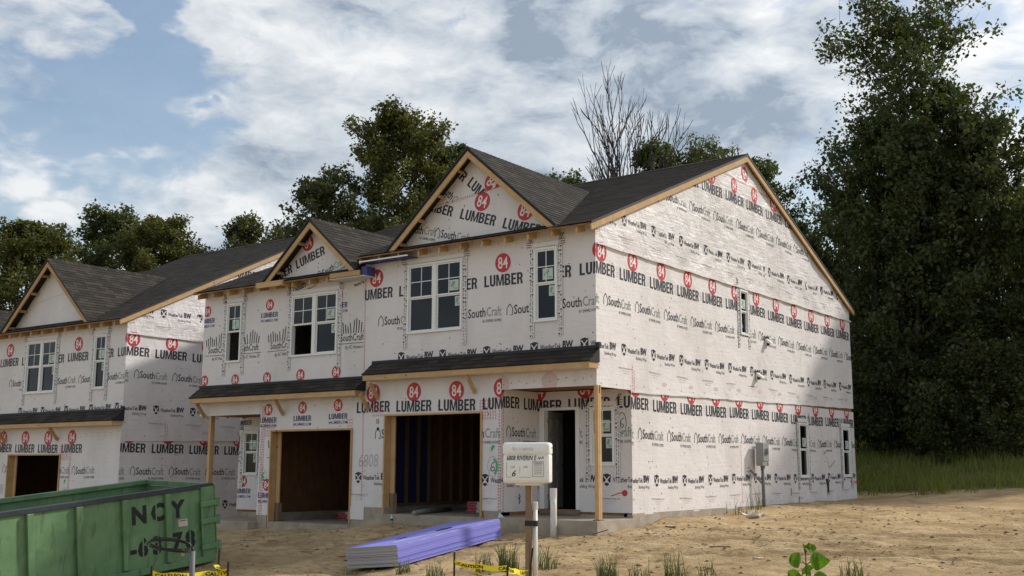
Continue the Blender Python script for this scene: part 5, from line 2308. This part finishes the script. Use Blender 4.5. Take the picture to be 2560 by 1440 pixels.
def drywall():
    M = rot3(.009, -.09, .111).to_4x4()
    M.translation = (-2.623, -4.227, -.761)
    root = empty('drywall_stack')
    root.matrix_world = M
    tag(root, 'tilted stack of purple drywall sheets lying on the dirt', 'drywall')
    n, H, L, W = 23, .363, 3.05, 1.22
    th = H / n
    rr = random.Random(4)
    for i in range(n):
        mb = MB()
        dx, dy = rr.uniform(-.008, .008) + (.012 if i in (4, 9, 17) else 0), rr.uniform(-.014, .014)
        x0, x1, y0, y1, z0, z1 = dx, W + dx, dy, L + dy, i * th, (i + 1) * th - .0028
        gap = .004
        mb.poly([(x0, y0, z1), (x1, y0, z1), (x1, y1, z1), (x0, y1, z1)], 0)
        mb.poly([(x0, y1, z0), (x1, y1, z0), (x1, y0, z0), (x0, y0, z0)], 0)
        mb.poly([(x1, y0, z0), (x1, y1, z0), (x1, y1, z1), (x1, y0, z1)], 0)
        mb.poly([(x0, y1, z0), (x0, y0, z0), (x0, y0, z1), (x0, y1, z1)], 0)
        mb.poly([(x0, y0, z0), (x1, y0, z0), (x1, y0, z1), (x0, y0, z1)], 1)
        mb.poly([(x1, y1, z0), (x0, y1, z0), (x0, y1, z1), (x1, y1, z1)], 1)
        mb.build('drywall_sheet', ['purple_board', 'gypsum_edge'], root)
    mb = MB()
    zt = H + .0006
    for q in range(12):
        y = .3 + q * .21
        mb.poly([(1.228, y, H * .93 + .01 * (q % 2)), (1.2285, y + .2, H * .93 + .012 * ((q + 1) % 2)), (1.2285, y + .2, H * .955), (1.228, y, H * .955)])
    mb.poly([(.80, .35, zt), (1.18, 2.7, zt), (1.20, 2.9, zt), (.90, .30, zt)])
    mb.build('torn_paper_tape', 'board_tape', root)
    P = Print(Frame((0, 0, H), (1, 0, 0), (0, 0, 1), (0, 1, 0)), [], [], .002)
    P.put(disc(.10, 9), BLK, .75, 1.9, 1, 2.4)
    P.put(disc(.05, 9), BLK, .55, .9, 1, 3)
    P.build('dark_print', root)
    for y in (.3, 2.6):
        mb = MB()
        mb.box(.05, 1.1, y, y + .09, -.05, -.002)
        mb.build('support_batten', 'wood_grey', root)


drywall()


# ------------------------------------------------------------------ dumpster
def dumpster():
    H, L, W = 1.475, 5.6, 2.25
    M = rot3(-.076, .02, .11).to_4x4()
    top = Vector((-5.56, -4.93, .733))
    M.translation = top - (M.to_3x3() @ Vector((0, 0, H)))
    root = empty('roll_off_dumpster')
    root.matrix_world = M
    tag(root, 'green roll-off dumpster with black stencilled letters', 'dumpster')
    mb = MB()
    mb.box(-.06, -.02, -L, -.02, .12, H - .09)
    mb.build('side_panel', 'dumpster_paint', root)
    mb = MB()
    mb.box(-W, -W + .04, -L, -.02, .12, H - .09)
    mb.build('side_panel', 'dumpster_paint', root)
    mb = MB()
    mb.box(-W + .04, -.06, -L, -.02, .12, .18)
    mb.build('floor_plate', 'rust', root)
    for y0, y1 in ((-.10, -.06), (-L, -L + .04)):
        mb = MB()
        mb.box(-W + .05, -.061, y0, y1, .19, H - .12)
        mb.build('end_panel', 'dumpster_paint', root)
    for x0, x1 in ((-.10, .02), (-W - .02, -W + .10)):
        mb = MB()
        mb.box(x0, x1, -L, -.03, H - .09, H)
        mb.build('top_rail', 'rail_dark' if x1 > 0 else 'dumpster_paint', root, bevel=.008)
    mb = MB()
    mb.box(-W + .101, -.101, -.13, -.03, H - .10, H - .005)
    mb.build('top_rail', 'dumpster_paint', root, bevel=.008)
    y = -.95
    while y > -L:
        mb = MB()
        mb.box(-.02, .055, y - .12, y, .14, H - .092)
        mb.build('rib', 'dumpster_paint', root, bevel=.012)
        y -= .86
    mb = MB()
    mb.box(-.021, .03, -.30, -.02, .10, H - .06)
    mb.build('corner_post', 'dumpster_paint', root, bevel=.01)
    mb = MB()
    mb.box(-.15, .05, -.02, .0, .14, H - .02)
    mb.build('corner_post', 'dumpster_paint', root, bevel=.01)
    for z in (.78, .50 - .20, 1.10):
        mb = MB()
        mb.box(.031, .075, -.34, .03, z - .05, z + .05)
        mb.build('hinge_strap', 'dumpster_paint', root, bevel=.01)
        mb = MB()
        mb.tube([(.06, .04, z - .09), (.06, .04, z + .09)], .035, 10)
        mb.build('hinge_pin', 'dumpster_paint', root)
    mb = MB()
    mb.box(-.10, .03, -L, -.02, .0, .119)
    mb.build('bottom_rail', 'dumpster_paint', root, bevel=.01)
    mb = MB()
    mb.box(.031, .06, -.33, -.28, .36, 1.05)
    mb.build('latch_bar', 'dumpster_paint', root, bevel=.01)
    # stencilled lettering: strokes with bridges
    FS_ = Frame((-.019, 0, 0), (0, 1, 0), (1, 0, 0))
    P = Print(FS_, [], [], .004)
    zt = H - .42

    def letter(s, u, v, h=.33, lift=0.0):
        ps, w0 = glyphs(s, .05)
        P.put(ps, 0, u, v, h * .95, h, lift=lift)
    for s, u in (('N', -1.60), ('C', -1.22), ('Y', -.83)):
        letter(s, u - .12, H - .40 - .165)
    for s, u in (('-', -1.66), ('6', -1.50), ('3', -1.20), ('7', -.80), ('8', -.53)):
        letter(s, u - (.12 if s != '-' else .12), H - .99 - .165)
    for u, v in ((-1.22, H - .40), (-1.50, H - .99), (-1.20, H - .99), (-.53, H - .99)):
        P.bar(u - .012, v - .18, u - .012, v + .18, .026, 1, lift=.002)
    P.mb.build('lettering', ['stencil_black', 'dumpster_paint'], root)
    # bridges of the stencil
    P = Print(FS_, [], [], .006)
    zt = H - .42
    P = Print(FS_, [], [], .007)
    P.put([[(0, 0), (.19, 0), (.19, .13), (0, .13)]], FNT, -.78, H - .73)
    P.bar(-.765, H - .625, -.615, H - .625, .016, BLK, lift=.001)
    for q in range(3):
        P.bar(-.765, H - .66 - q * .02, -.62, H - .66 - q * .02, .006, MRK, lift=.001)
    P.build('warning_sticker', root)


dumpster()


# ------------------------------------------------------------------ job box on its post
def job_box():
    c = Vector((2.52, -5.89, 0))
    n = Vector((.381, -.925, 0)).normalized()
    r_ = Vector((-n.y, n.x, 0))
    M = Matrix((r_, -n, Vector((0, 0, 1)))).transposed().to_4x4()   # local x right, y back, z up
    M.translation = (c.x, c.y, gz(c.x, c.y))
    zb = .785 - M.translation.z
    root = empty('job_box_sign')
    root.matrix_world = M
    tag(root, 'white plastic job-site box with handwritten address on a wooden post', 'job box')
    mb = MB()
    mb.box(-.06, .03, .05, .09, -.35, zb + .1)
    mb.build('post', 'wood_grey', root, bevel=.003)
    mb = MB()
    mb.box(-.045, -.005, .028, .049, -.3, .52)
    mb.build('stake', 'wood_grey', root)
    # moulded box: rounded shell with a hinged lid
    w, h, d = .335, .60, .22

    def shell(x0, x1, y0, y1, z0, z1, name, m, bev, taper=0.0, parent=root):
        mb = MB()
        mb.prism([(x0, y0, z0), (x1, y0, z0), (x1, y1, z0), (x0, y1, z0)], (0, 0, z1 - z0))
        o = mb.build(name, m, parent, smooth=False)
        md = o.modifiers.new('b', 'BEVEL')
        md.width = bev
        md.segments = 4
        o.data.polygons.foreach_set('use_smooth', [True] * len(o.data.polygons))
        return o
    body = shell(-w, w, -.17, .05, zb + .035, zb + h - .16, 'box_body', 'box_white', .03)
    shell(-w * .55, w * .55, -.10, .04, zb, zb + .05, 'box_bottom', 'box_white', .02)
    lid = shell(-w - .008, w + .008, -.185, .055, zb + h - .185, zb + h, 'box_lid', 'box_white', .045)
    shell(-w + .05, w - .05, -.192, -.16, zb + h - .145, zb + h - .055, 'lid_panel', 'box_white', .008, parent=lid)
    shell(-w + .025, w - .025, -.180, -.15, zb + .065, zb + h - .20, 'label_panel', 'box_white', .012, parent=body)
    FR_ = Frame((0, -.1805, zb), (1, 0, 0), (0, -1, 0))
    P = Print(FR_, [], [], .002)
    P.text('6808 RIVERIN E', BLK, -.275, .35, .066, .43, .016, .15)
    P.text('LOT', BLK, -.215, .245, .022, .06, .004)
    P.text('JOB', BLK, -.035, .248, .022, .06, .004)
    P.text('6', BLK, -.20, .125, .085, .06, .012, .3)
    P.bar(-.275, .11, -.275, .33, .004, BLK)
    P.bar(-.085, .17, -.085, .26, .004, BLK)
    for a, b in ((-.265, -.21), (-.13, -.105), (-.09, .0), (.01, .08)):
        P.bar(a, .115, b, .118, .004, BLK)
    x0, x1, y0, y1 = .095, .255, .125, .335
    for p, q in (((x0, y0), (x1, y0)), ((x1, y0), (x1, y1)), ((x1, y1), (x0, y1)), ((x0, y1), (x0, y0)), ((x0 + .02, y1 - .04), (x1 - .02, y1 - .04))):
        P.bar(*p, *q, .004, BLK)
    P.text('WARNING', BLK, x0 + .018, y1 - .032, .022, .125, .01)
    for q, s in enumerate(('DESIGNATED', 'CONSTRUCTION SITE', 'TRESPASSERS', 'WILL BE PROSECUTED', 'TO THE FULL', 'EXTENT OF THE LAW')):
        P.text(s, BLK, x0 + .02, y1 - .065 - q * .023, .012, .12, .002)
    P.stroke([(.175, .36), (.185, .40), (.20, .36), (.21, .40), (.225, .37), (.24, .40), (.25, .37), (.26, .41)], .005, BLK)
    P.stroke([(.17, .375), (.265, .385)], .004, RED, lift=.001)
    P.build('lettering', body)
    # raised lettering on the lid
    mb = MB()
    ps, w0 = glyphs('LUMBER', .02)
    for p in ps:
        b = [(-.12 + x / w0 * .24, -.190, zb + h - .115 + y * .042) for x, y in p]
        mb.prism(b[::-1], (0, -.007, 0))
    n_ = 20
    for k in range(n_):
        a0, a1 = 2 * pi * k / n_, 2 * pi * (k + 1) / n_
        ring = [(-.165 + cos(a) * q, -.190, zb + h - .095 + sin(a) * q) for a, q in ((a0, .034), (a1, .034), (a1, .028), (a0, .028))]
        mb.prism(ring[::-1], (0, -.007, 0))
    ps, w0 = glyphs('84', .01)
    for p in ps:
        b = [(-.185 + x / w0 * .04, -.190, zb + h - .112 + y * .034) for x, y in p]
        mb.prism(b[::-1], (0, -.007, 0))
    mb.build('raised_lettering', 'box_emboss', lid)
    mb = MB()
    mb.tube([(w + .004, -.03, zb + h - .075), (w + .012, -.03, zb + h - .075)], .014, 10)
    mb.build('hinge_pin', 'metal_dark', lid)
    # capped pipe strapped to the post with black tape
    pr_ = empty('capped_pipe')
    pr_.matrix_world = M @ Matrix.Translation((.068, .12, 0))
    tag(pr_, 'white capped plastic pipe strapped to the job box post with black tape', 'pipe')
    zc = .555 - M.translation.z
    mb = MB()
    mb.tube([(0, 0, -.3), (0, 0, zc - .02)], .034, 16)
    mb.build('pipe', 'white_pvc', pr_, smooth=True)
    mb = MB()
    mb.tube([(0, 0, zc - .10), (0, 0, zc - .005), (0, 0, zc)], [.040, .040, .030], 16)
    mb.build('cap', 'white_pvc', pr_)
    zt = .22 - M.translation.z
    mb = MB()
    mb.prism([(-.135, -.074, zt), (.038, -.074, zt), (.042, .0, zt), (.02, .04, zt), (-.135, .0, zt)], (0, 0, .075))
    mb.build('tape_band', 'cable_black', pr_)


job_box()


# ------------------------------------------------------------------ riser pipe by the porch
def riser():
    x, y = -.86, -.28
    root = empty('sewer_riser_pipe', (x, y, gz(x, y)))
    tag(root, 'white plastic riser pipe standing in the dirt before the porch slab', 'pipe')
    mb = MB()
    mb.tube([(0, 0, -.3), (.005, 0, .45), (.004, 0, .95)], .066, 18)
    mb.build('pipe', 'white_pvc', root, smooth=True)
    mb = MB()
    nr = random.Random(3)
    for k in range(14):
        a = k * 2 * pi / 14
        mb.bar((cos(a) * .069, sin(a) * .069, .955), (cos(a) * .067, sin(a) * .067, .70 + .08 * nr.random()), .034, .004, upv=(cos(a), sin(a), 0))
    mb.poly([(cos(k * 2 * pi / 14) * .07, sin(k * 2 * pi / 14) * .07, .956) for k in range(14)])
    mb.build('plastic_cover', 'rag_white', root)
    mb = MB()
    mb.tube([(0, 0, .66), (0, 0, .68)], .070, 18)
    mb.build('tie', 'white_pvc', root)


riser()


# ------------------------------------------------------------------ meter
def meter():
    y0, y1, z0, z1 = 7.36, 7.74, 1.08, 1.66
    root = empty('electric_meter', (.08, 7.55, gz(.1, 7.55)))
    gz_ = root.location.z
    tag(root, 'grey electric meter box on a conduit beside the side wall', 'meter box')

    def bld(mb, *a, **k):
        mb.v = [(x - .08, y - 7.55, z - gz_) for x, y, z in mb.v]
        return mb.build(*a, **k)
    mb = MB()
    mb.box(.12, .30, y0, y1, z0, z1)
    enc = bld(mb, 'enclosure', 'meter_grey', root, bevel=.008)
    mb = MB()
    mb.box(.301, .315, y0 + .02, y1 - .02, z0 + .12, z1 - .02)
    bld(mb, 'cover', 'meter_grey', enc, bevel=.004)
    mb = MB()
    yc, zc = (y0 + y1) / 2, z0 + .36
    mb.tube([(.314, yc, zc), (.345, yc, zc)], .09, 22)
    bld(mb, 'socket_ring', 'galvanised', enc)
    mb = MB()
    mb.tube([(.344, yc, zc), (.349, yc, zc)], .072, 22)
    bld(mb, 'socket_face', 'metal_dark', enc)
    for q in range(3):
        mb = MB()
        mb.box(.349, .356, yc - .04, yc + .04, zc - .04 + q * .035, zc - .025 + q * .035)
        bld(mb, 'contact_bar', 'galvanised', enc)
    mb = MB()
    mb.box(.301, .304, y1 - .12, y1 - .06, z0 + .03, z0 + .08)
    bld(mb, 'warning_label', 'bundle_red', enc)
    mb = MB()
    mb.tube([(.21, 7.55, -.2), (.21, 7.55, z0 + .01)], .042, 14)
    bld(mb, 'conduit', 'conduit_grey', root, smooth=True)
    mb = MB()
    mb.tube([(.21, 7.55, z0 - .06), (.21, 7.55, z0 + .005)], .058, 14)
    bld(mb, 'fitting', 'conduit_grey', root)
    mb = MB()
    mb.tube([(.05, 7.16, .98), (.21, 7.60, .58)], .022, 8)
    bld(mb, 'side_conduit', 'conduit_grey', root)


meter()


# ------------------------------------------------------------------ stakes and caution tape
def stake(x, y, ztop, label, tilt=(0, 0)):
    g = gz(x, y)
    o = empty('rebar_stake', (x, y, g))
    tag(o, label, 'stake', 'rusty stakes of the caution tape')
    mb = MB()
    mb.tube([(-tilt[0] * .3, -tilt[1] * .3, -.3), (tilt[0] * .5, tilt[1] * .5, (ztop - g) * .6), (tilt[0], tilt[1], ztop - g)], .014, 7)
    mb.build('shaft', 'rust', o)
    return o


def tape(name, pts, w, label, text='CAUTION', twist=0.0, start=.05, pitch=.62):
    """a limp ribbon through the given points with printed words"""
    P = [Vector(p) for p in pts]
    # resample
    out = []
    for i in range(len(P) - 1):
        for k in range(10):
            t = k / 10
            p = P[i].lerp(P[i + 1], t)
            sag = -.02 * sin(pi * t)
            out.append(p + Vector((0, 0, sag)))
    out.append(P[-1])
    L = [0]
    for a, b in zip(out, out[1:]):
        L.append(L[-1] + (b - a).length)
    tot = L[-1]

    def S(s, v):
        s = max(0, min(tot - 1e-5, s))
        i = 0
        while i < len(L) - 2 and L[i + 1] < s:
            i += 1
        t = (s - L[i]) / (L[i + 1] - L[i])
        p = out[i].lerp(out[i + 1], t)
        d = (out[i + 1] - out[i]).normalized()
        upv = Vector((0, 0, 1))
        side = d.cross(upv).normalized()
        a = twist * sin(s * 5.0) + .25 * sin(s * 9)
        q = (upv - d * d.z).normalized() * cos(a) + side * sin(a)
        toward = q.cross(d).normalized()
        if toward.dot(CAM - p) < 0:
            toward = -toward
        return p + q * (v * w), toward
    root = empty(name, tuple(out[0]))
    tag(root, label, 'caution tape')
    o0 = out[0]
    mb = MB()
    n = int(tot / .025)
    for i in range(n):
        s0, s1 = tot * i / n, tot * (i + 1) / n
        a, b, c, d = S(s0, -.5)[0], S(s1, -.5)[0], S(s1, .5)[0], S(s0, .5)[0]
        mb.poly([a - o0, b - o0, c - o0, d - o0])
    mb.build('ribbon', 'caution_yellow', root, smooth=True)
    mb = MB()
    s = start
    ps, w0 = glyphs(text, .03)
    flip = (out[-1] - out[0]).dot(rt) < 0
    while s < tot - .1:
        for p in ps:
            q = []
            for x, y in p:
                ss = s + x / w0 * pitch * .62
                if flip:
                    ss = tot - ss
                pt, nn = S(ss, (y - .5) * .62)
                q.append(pt + nn * .003 - o0)
            mb.poly(q)
        s += pitch
    mb.build('lettering', 'stencil_black', root)


D1 = 14.6
s1 = at_bearing(1136, 1380, D1)
s2 = at_bearing(1266, 1404, D1 - .4)
s3 = at_bearing(1322, 1370, D1 + .35)
stake(s1.x, s1.y, s1.z, 'left rusty stake of the caution tape before the drywall stack')
stake(s2.x, s2.y, s2.z, 'short middle stake of the caution tape before the drywall stack', (.03, .0))
stake(s3.x, s3.y, s3.z, 'leaning stake of the caution tape beside the job box post', (.05, .02))
a_ = at_bearing(1137, 1405, D1)
b_ = at_bearing(1200, 1416, D1 - .2)
c_ = at_bearing(1266, 1420, D1 - .42)
tape('caution_tape', [a_, b_, c_, at_bearing(1290, 1427, D1 - .1), at_bearing(1318, 1430, D1 + .3)], .068, 'yellow caution tape strung before the drywall stack', twist=.3)
tape('caution_tape', [at_bearing(1137, 1402, D1 - .02), at_bearing(1170, 1420, D1 - .3), at_bearing(1215, 1445, D1 - .8)], .05,
     'twisted yellow caution tape end hanging down from the left stake', twist=1.2, pitch=.5)
D2 = 13.6
t0 = at_bearing(380, 1415, D2)
t1 = at_bearing(545, 1372, D2 + .8)
t2 = at_bearing(571, 1405, D2)
stake(t0.x, t0.y, t0.z, 'stake at the left end of the caution tape before the dumpster')
stake(t1.x, t1.y, t1.z, 'tall stake of the caution tape at the dumpster corner', (.03, 0))
stake(t2.x, t2.y, t2.z, 'stake at the right end of the caution tape before the dumpster')
tape('caution_tape', [at_bearing(378, 1433, D2), at_bearing(430, 1438, D2 - .1), at_bearing(520, 1434, D2 + .1), at_bearing(571, 1428, D2)], .07,
     'yellow caution tape strung before the green dumpster', twist=.2)
tape('caution_tape', [at_bearing(545, 1430, D2 + .02), at_bearing(552, 1418, D2 - .05), at_bearing(540, 1412, D2 + .1)], .06,
     'knotted end of yellow caution tape at the dumpster corner', twist=1.4, pitch=.4)


def cable_conduit():
    top = at_bearing(483, 1378, 13.3)
    root = empty('cable_conduit', (top.x, top.y, gz(top.x, top.y)))
    g = root.location.z
    tag(root, 'grey conduit stub with looped black cable before the dumpster', 'conduit')
    mb = MB()
    h = top.z - g
    mb.tube([(.02, 0, -.3), (0, 0, h * .6), (-.01, 0, h)], .031, 14)
    mb.build('conduit', 'conduit_grey', root, smooth=True)
    for q in range(3):
        mb = MB()
        pts = []
        for k in range(15):
            t = k / 14
            a = t * 2 * pi * .93
            x = -.27 + .27 * cos(a) * (1 - .05 * q)
            z = .045 * sin(a) + .05 * (1 - t) * sin(pi * t) + .015 * q
            yy = .03 * sin(a * 2 + q)
            p = rt * x + Vector((0, 0, h + .015 + z + (.04 if 0 < k < 14 else 0) * sin(pi * t))) + Vector((-sin(YAW), cos(YAW), 0)) * yy
            pts.append(p)
        pts = [Vector((0, 0, h - .15))] + pts
        mb.tube(pts, .0075, 6)
        mb.build('cable', 'cable_black', root, smooth=True)
    mb = MB()
    c = rt * -.14 + Vector((0, 0, h + .02))
    mb.prism([c, c + rt * .035, c + rt * .04 - Vector((0, 0, .07)), c + rt * .005 - Vector((0, 0, .075))], (.002, .003, 0))
    mb.build('orange_tag', 'wood', root)


cable_conduit()


# ------------------------------------------------------------------ broad-leaved plant
def plant():
    b = at_bearing(2015, 1440, 9.0)
    x, y = b.x, b.y
    g = gz(x, y)
    root = empty('broad_leaved_plant', (x, y, g))
    tag(root, 'young plant with big bright green leaves in the right foreground', 'plant')
    top = at_bearing(2012, 1362, 9.0).z - g
    mb = MB()
    mb.tube([(0, 0, -.1), (.01, 0, top * .5), (0, .005, top * .97)], [.010, .008, .004], 7)
    mb.build('stem', 'weed_blade', root)
    back = Vector((-sin(YAW), cos(YAW), 0))
    spec = [(-.02, top, .07, 1.25, .3), (.045, top - .01, .085, .35, .55), (-.075, top - .09, .13, 2.6, .1), (.10, top - .10, .15, .15, .1),
            (-.11, top - .20, .16, 2.95, -.5), (.12, top - .22, .18, -.25, -.5), (-.13, top - .30, .20, 3.2, -.35), (.10, top - .32, .19, -.55, -.6),
            (.02, top - .15, .12, -1.4, -.2), (-.02, top - .27, .14, -1.7, -.3), (-.16, top - .40, .18, 3.4, -.5), (.17, top - .42, .2, -.3, -.4)]
    rr = random.Random(2)
    for i, (ox, z, L, az, droop) in enumerate(spec):
        mb = MB()
        d = (rt * cos(az) + back * (-.35 * sin(az) - .15 + .3 * rr.uniform(-1, 1)) + Vector((0, 0, droop))).normalized()
        s = d.cross(-fw).normalized()
        s = (s + back * rr.uniform(-.45, .45)).normalized()
        n = d.cross(s)
        base = Vector((0, 0, z - .03)) + rt * ox * .35
        out = [(0, 0), (.08, .30), (.25, .46), (.45, .45), (.65, .33), (.82, .18), (1.0, 0.0)]
        for (t0_, w0_), (t1_, w1_) in zip(out, out[1:]):
            for sg in (1, -1):
                def pt(t, w):
                    e = -.22 * L * t * t + .05 * L * (1 if w else 0)
                    return base + d * (L * t) + s * (sg * w * L) + n * (e + .02 * sin(t * 9 + i))
                mb.poly([pt(t0_, 0), pt(t1_, 0), pt(t1_, w1_), pt(t0_, w0_)][::sg])
        bm_o = mb.build('leaf', 'broad_leaf', root, smooth=True)
        mb = MB()
        mb.tube([Vector((0, 0, z - .06)), base], .004, 5)
        mb.build('leaf_stalk', 'weed_blade', root)


plant()


# ------------------------------------------------------------------ things in the garages and litter
def bundles(x, y, z, n, label, seed):
    rr = random.Random(seed)
    for i in range(n):
        o = empty('shingle_bundle', (x + rr.uniform(-.03, .03), y + rr.uniform(-.03, .03), z + i * .062))
        o.rotation_euler = (0, 0, rr.uniform(-.06, .06) + .2)
        tag(o, label[i] if isinstance(label, list) else label, 'bundle', 'wrapped bundles stacked in the garages')
        mb = MB()
        mb.box(-.42, .42, -.16, .16, 0, .058)
        mb.build('wrapper', 'bundle_white', o, bevel=.008)
        mb = MB()
        mb.box(-.421, -.16, -.162, .162, .004, .054)
        mb.build('red_print', 'bundle_red', o)
        mb = MB()
        mb.box(-.02, .28, -.1625, .1625, .012, .048)
        mb.build('blue_print', 'bundle_blue', o)


bundles(-4.35, 2.05, -.02, 4, ['lowest wrapped bundle of the stack in the right garage', 'second wrapped bundle from below in the right garage stack',
                               'third wrapped bundle from below in the right garage stack', 'topmost wrapped bundle of the stack in the right garage'], 3)
bundles(-8.75, 2.2, -.31, 3, ['lowest wrapped bundle of the stack in the left garage', 'middle wrapped bundle of the stack in the left garage', 'topmost wrapped bundle of the stack in the left garage'], 5)


def simple(name, mb, m, label, cat, loc, rz=0, bevel=0, smooth=False, group=None):
    o = mb.build(name, m, None, smooth, bevel)
    o.location = loc
    o.rotation_euler = (0, 0, rz)
    tag(o, label, cat, group)
    return o


mb = MB()
mb.tube([(-.9, 0, .05), (0, .02, .06), (1.4, 0, .05)], [.045, .055, .05], 12)
simple('rolled_plastic', mb, 'gravel', 'rolled grey plastic lying across the right garage floor', 'roll', (-5.0, .75, -.02), 1.9, smooth=True)

mb = MB()
mb.tube([(0, 0, 0), (0, 0, .13), (0, 0, .16), (0, 0, .175), (0, 0, .19)], [.034, .034, .016, .015, .014], 14)
b = simple('water_bottle', mb, 'bottle_plastic', 'clear plastic water bottle standing by the right garage slab', 'bottle', (-5.25, -.22, gz(-5.25, -.22)), smooth=True)
mb = MB()
mb.tube([(0, 0, .05), (0, 0, .10)], .0355, 14)
mb.build('bottle_label', 'ink_navy', b)

# crumpled white scrap near the wall
def scrap(name, x, y, s, m, label, cat, seed, flat=.25):
    nr = np.random.default_rng(seed)
    n = 8
    u = np.linspace(-1, 1, n)
    X, Y = np.meshgrid(u, u, indexing='ij')
    R_ = np.clip(np.hypot(X, Y), 0, 1.4)
    Z = .25 * R_ ** 2 + nr.normal(0, .12, X.shape)
    V = np.stack([X * s * 1.1, Y * s * .6, Z * s * flat * 2], -1).reshape(-1, 3)
    idx = np.arange(n * n).reshape(n, n)
    F = np.stack([idx[:-1, :-1], idx[1:, :-1], idx[1:, 1:], idx[:-1, 1:]], -1).reshape(-1, 4)
    o = fast_mesh(name, V, F, m)
    o.location = (x, y, gz(x, y) + .02)
    o.rotation_euler = (0, 0, nr.uniform(0, 3))
    md = o.modifiers.new('s', 'SOLIDIFY')
    md.thickness = .006
    tag(o, label, cat)


x, y = on_ground(1882, 1287)
scrap('plastic_scrap', x, y, .26, 'rag_white', 'crumpled white plastic scrap by the side wall', 'litter', 4, .5)
x, y = on_ground(1680, 1318)
scrap('paper_scrap', x, y, .12, 'rag_white', 'small white paper scrap on the dirt left of the meter', 'litter', 5, .15)
x, y = on_ground(1897, 1403)
scrap('plastic_cup', x, y, .055, 'rag_white', 'round white plastic lid left of the broad leaved plant', 'litter', 6, .3)
for i, (px, py, L, rz, lab) in enumerate(((1500, 1340, .30, .5, 'brown stick leaning out of the dirt right of the riser pipe'), (765, 1408, .35, .2, 'pale broken board piece on the dirt right of the dumpster'),
                                          (1800, 1372, .35, .1, 'dark wood splinter on the yard left of the plant'), (1010, 1330, .25, .9, 'short wood offcut above the drywall stack'),
                                          (640, 1350, .4, .4, 'flat wood offcut near the left garage'), (2060, 1352, .3, 2.4, 'small dark stick at right on the yard'),
                                          (1420, 1338, .25, .3, 'dark clump of bark right beside the riser pipe'), (860, 1352, .3, 1.5, 'pale wood chip strip left of the drywall stack'))):
    x, y = on_ground(px, py)
    mb = MB()
    mb.bar((-L / 2, 0, .01), (L / 2, 0, .02 if i else .10), .035, .018)
    simple('wood_offcut', mb, 'scrap_brown' if i in (0, 2, 5, 6) else 'wood', lab, 'wood scrap', (x, y, gz(x, y) + .012), rz, group='wood scraps on the dirt')
mb = MB()
for i in range(90):
    px, py = RND.uniform(560, 2300), RND.uniform(1312, 1440)
    x, y = on_ground(px, py)
    if y > -.35 and x < .2:
        continue
    L = RND.uniform(.03, .13)
    a = RND.uniform(0, 3.1)
    z = gz(x, y)
    mb.bar((x - cos(a) * L / 2, y - sin(a) * L / 2, z + .006), (x + cos(a) * L / 2, y + sin(a) * L / 2, z + .016), RND.uniform(.010, .026), .008, RND.choice((0, 1, 1, 2)))
o = mb.build('wood_chips', ['wood', 'scrap_brown', 'wood_grey'])
tag(o, 'small wood chips strewn over the bare dirt of the yard', 'wood scrap', kind='stuff')
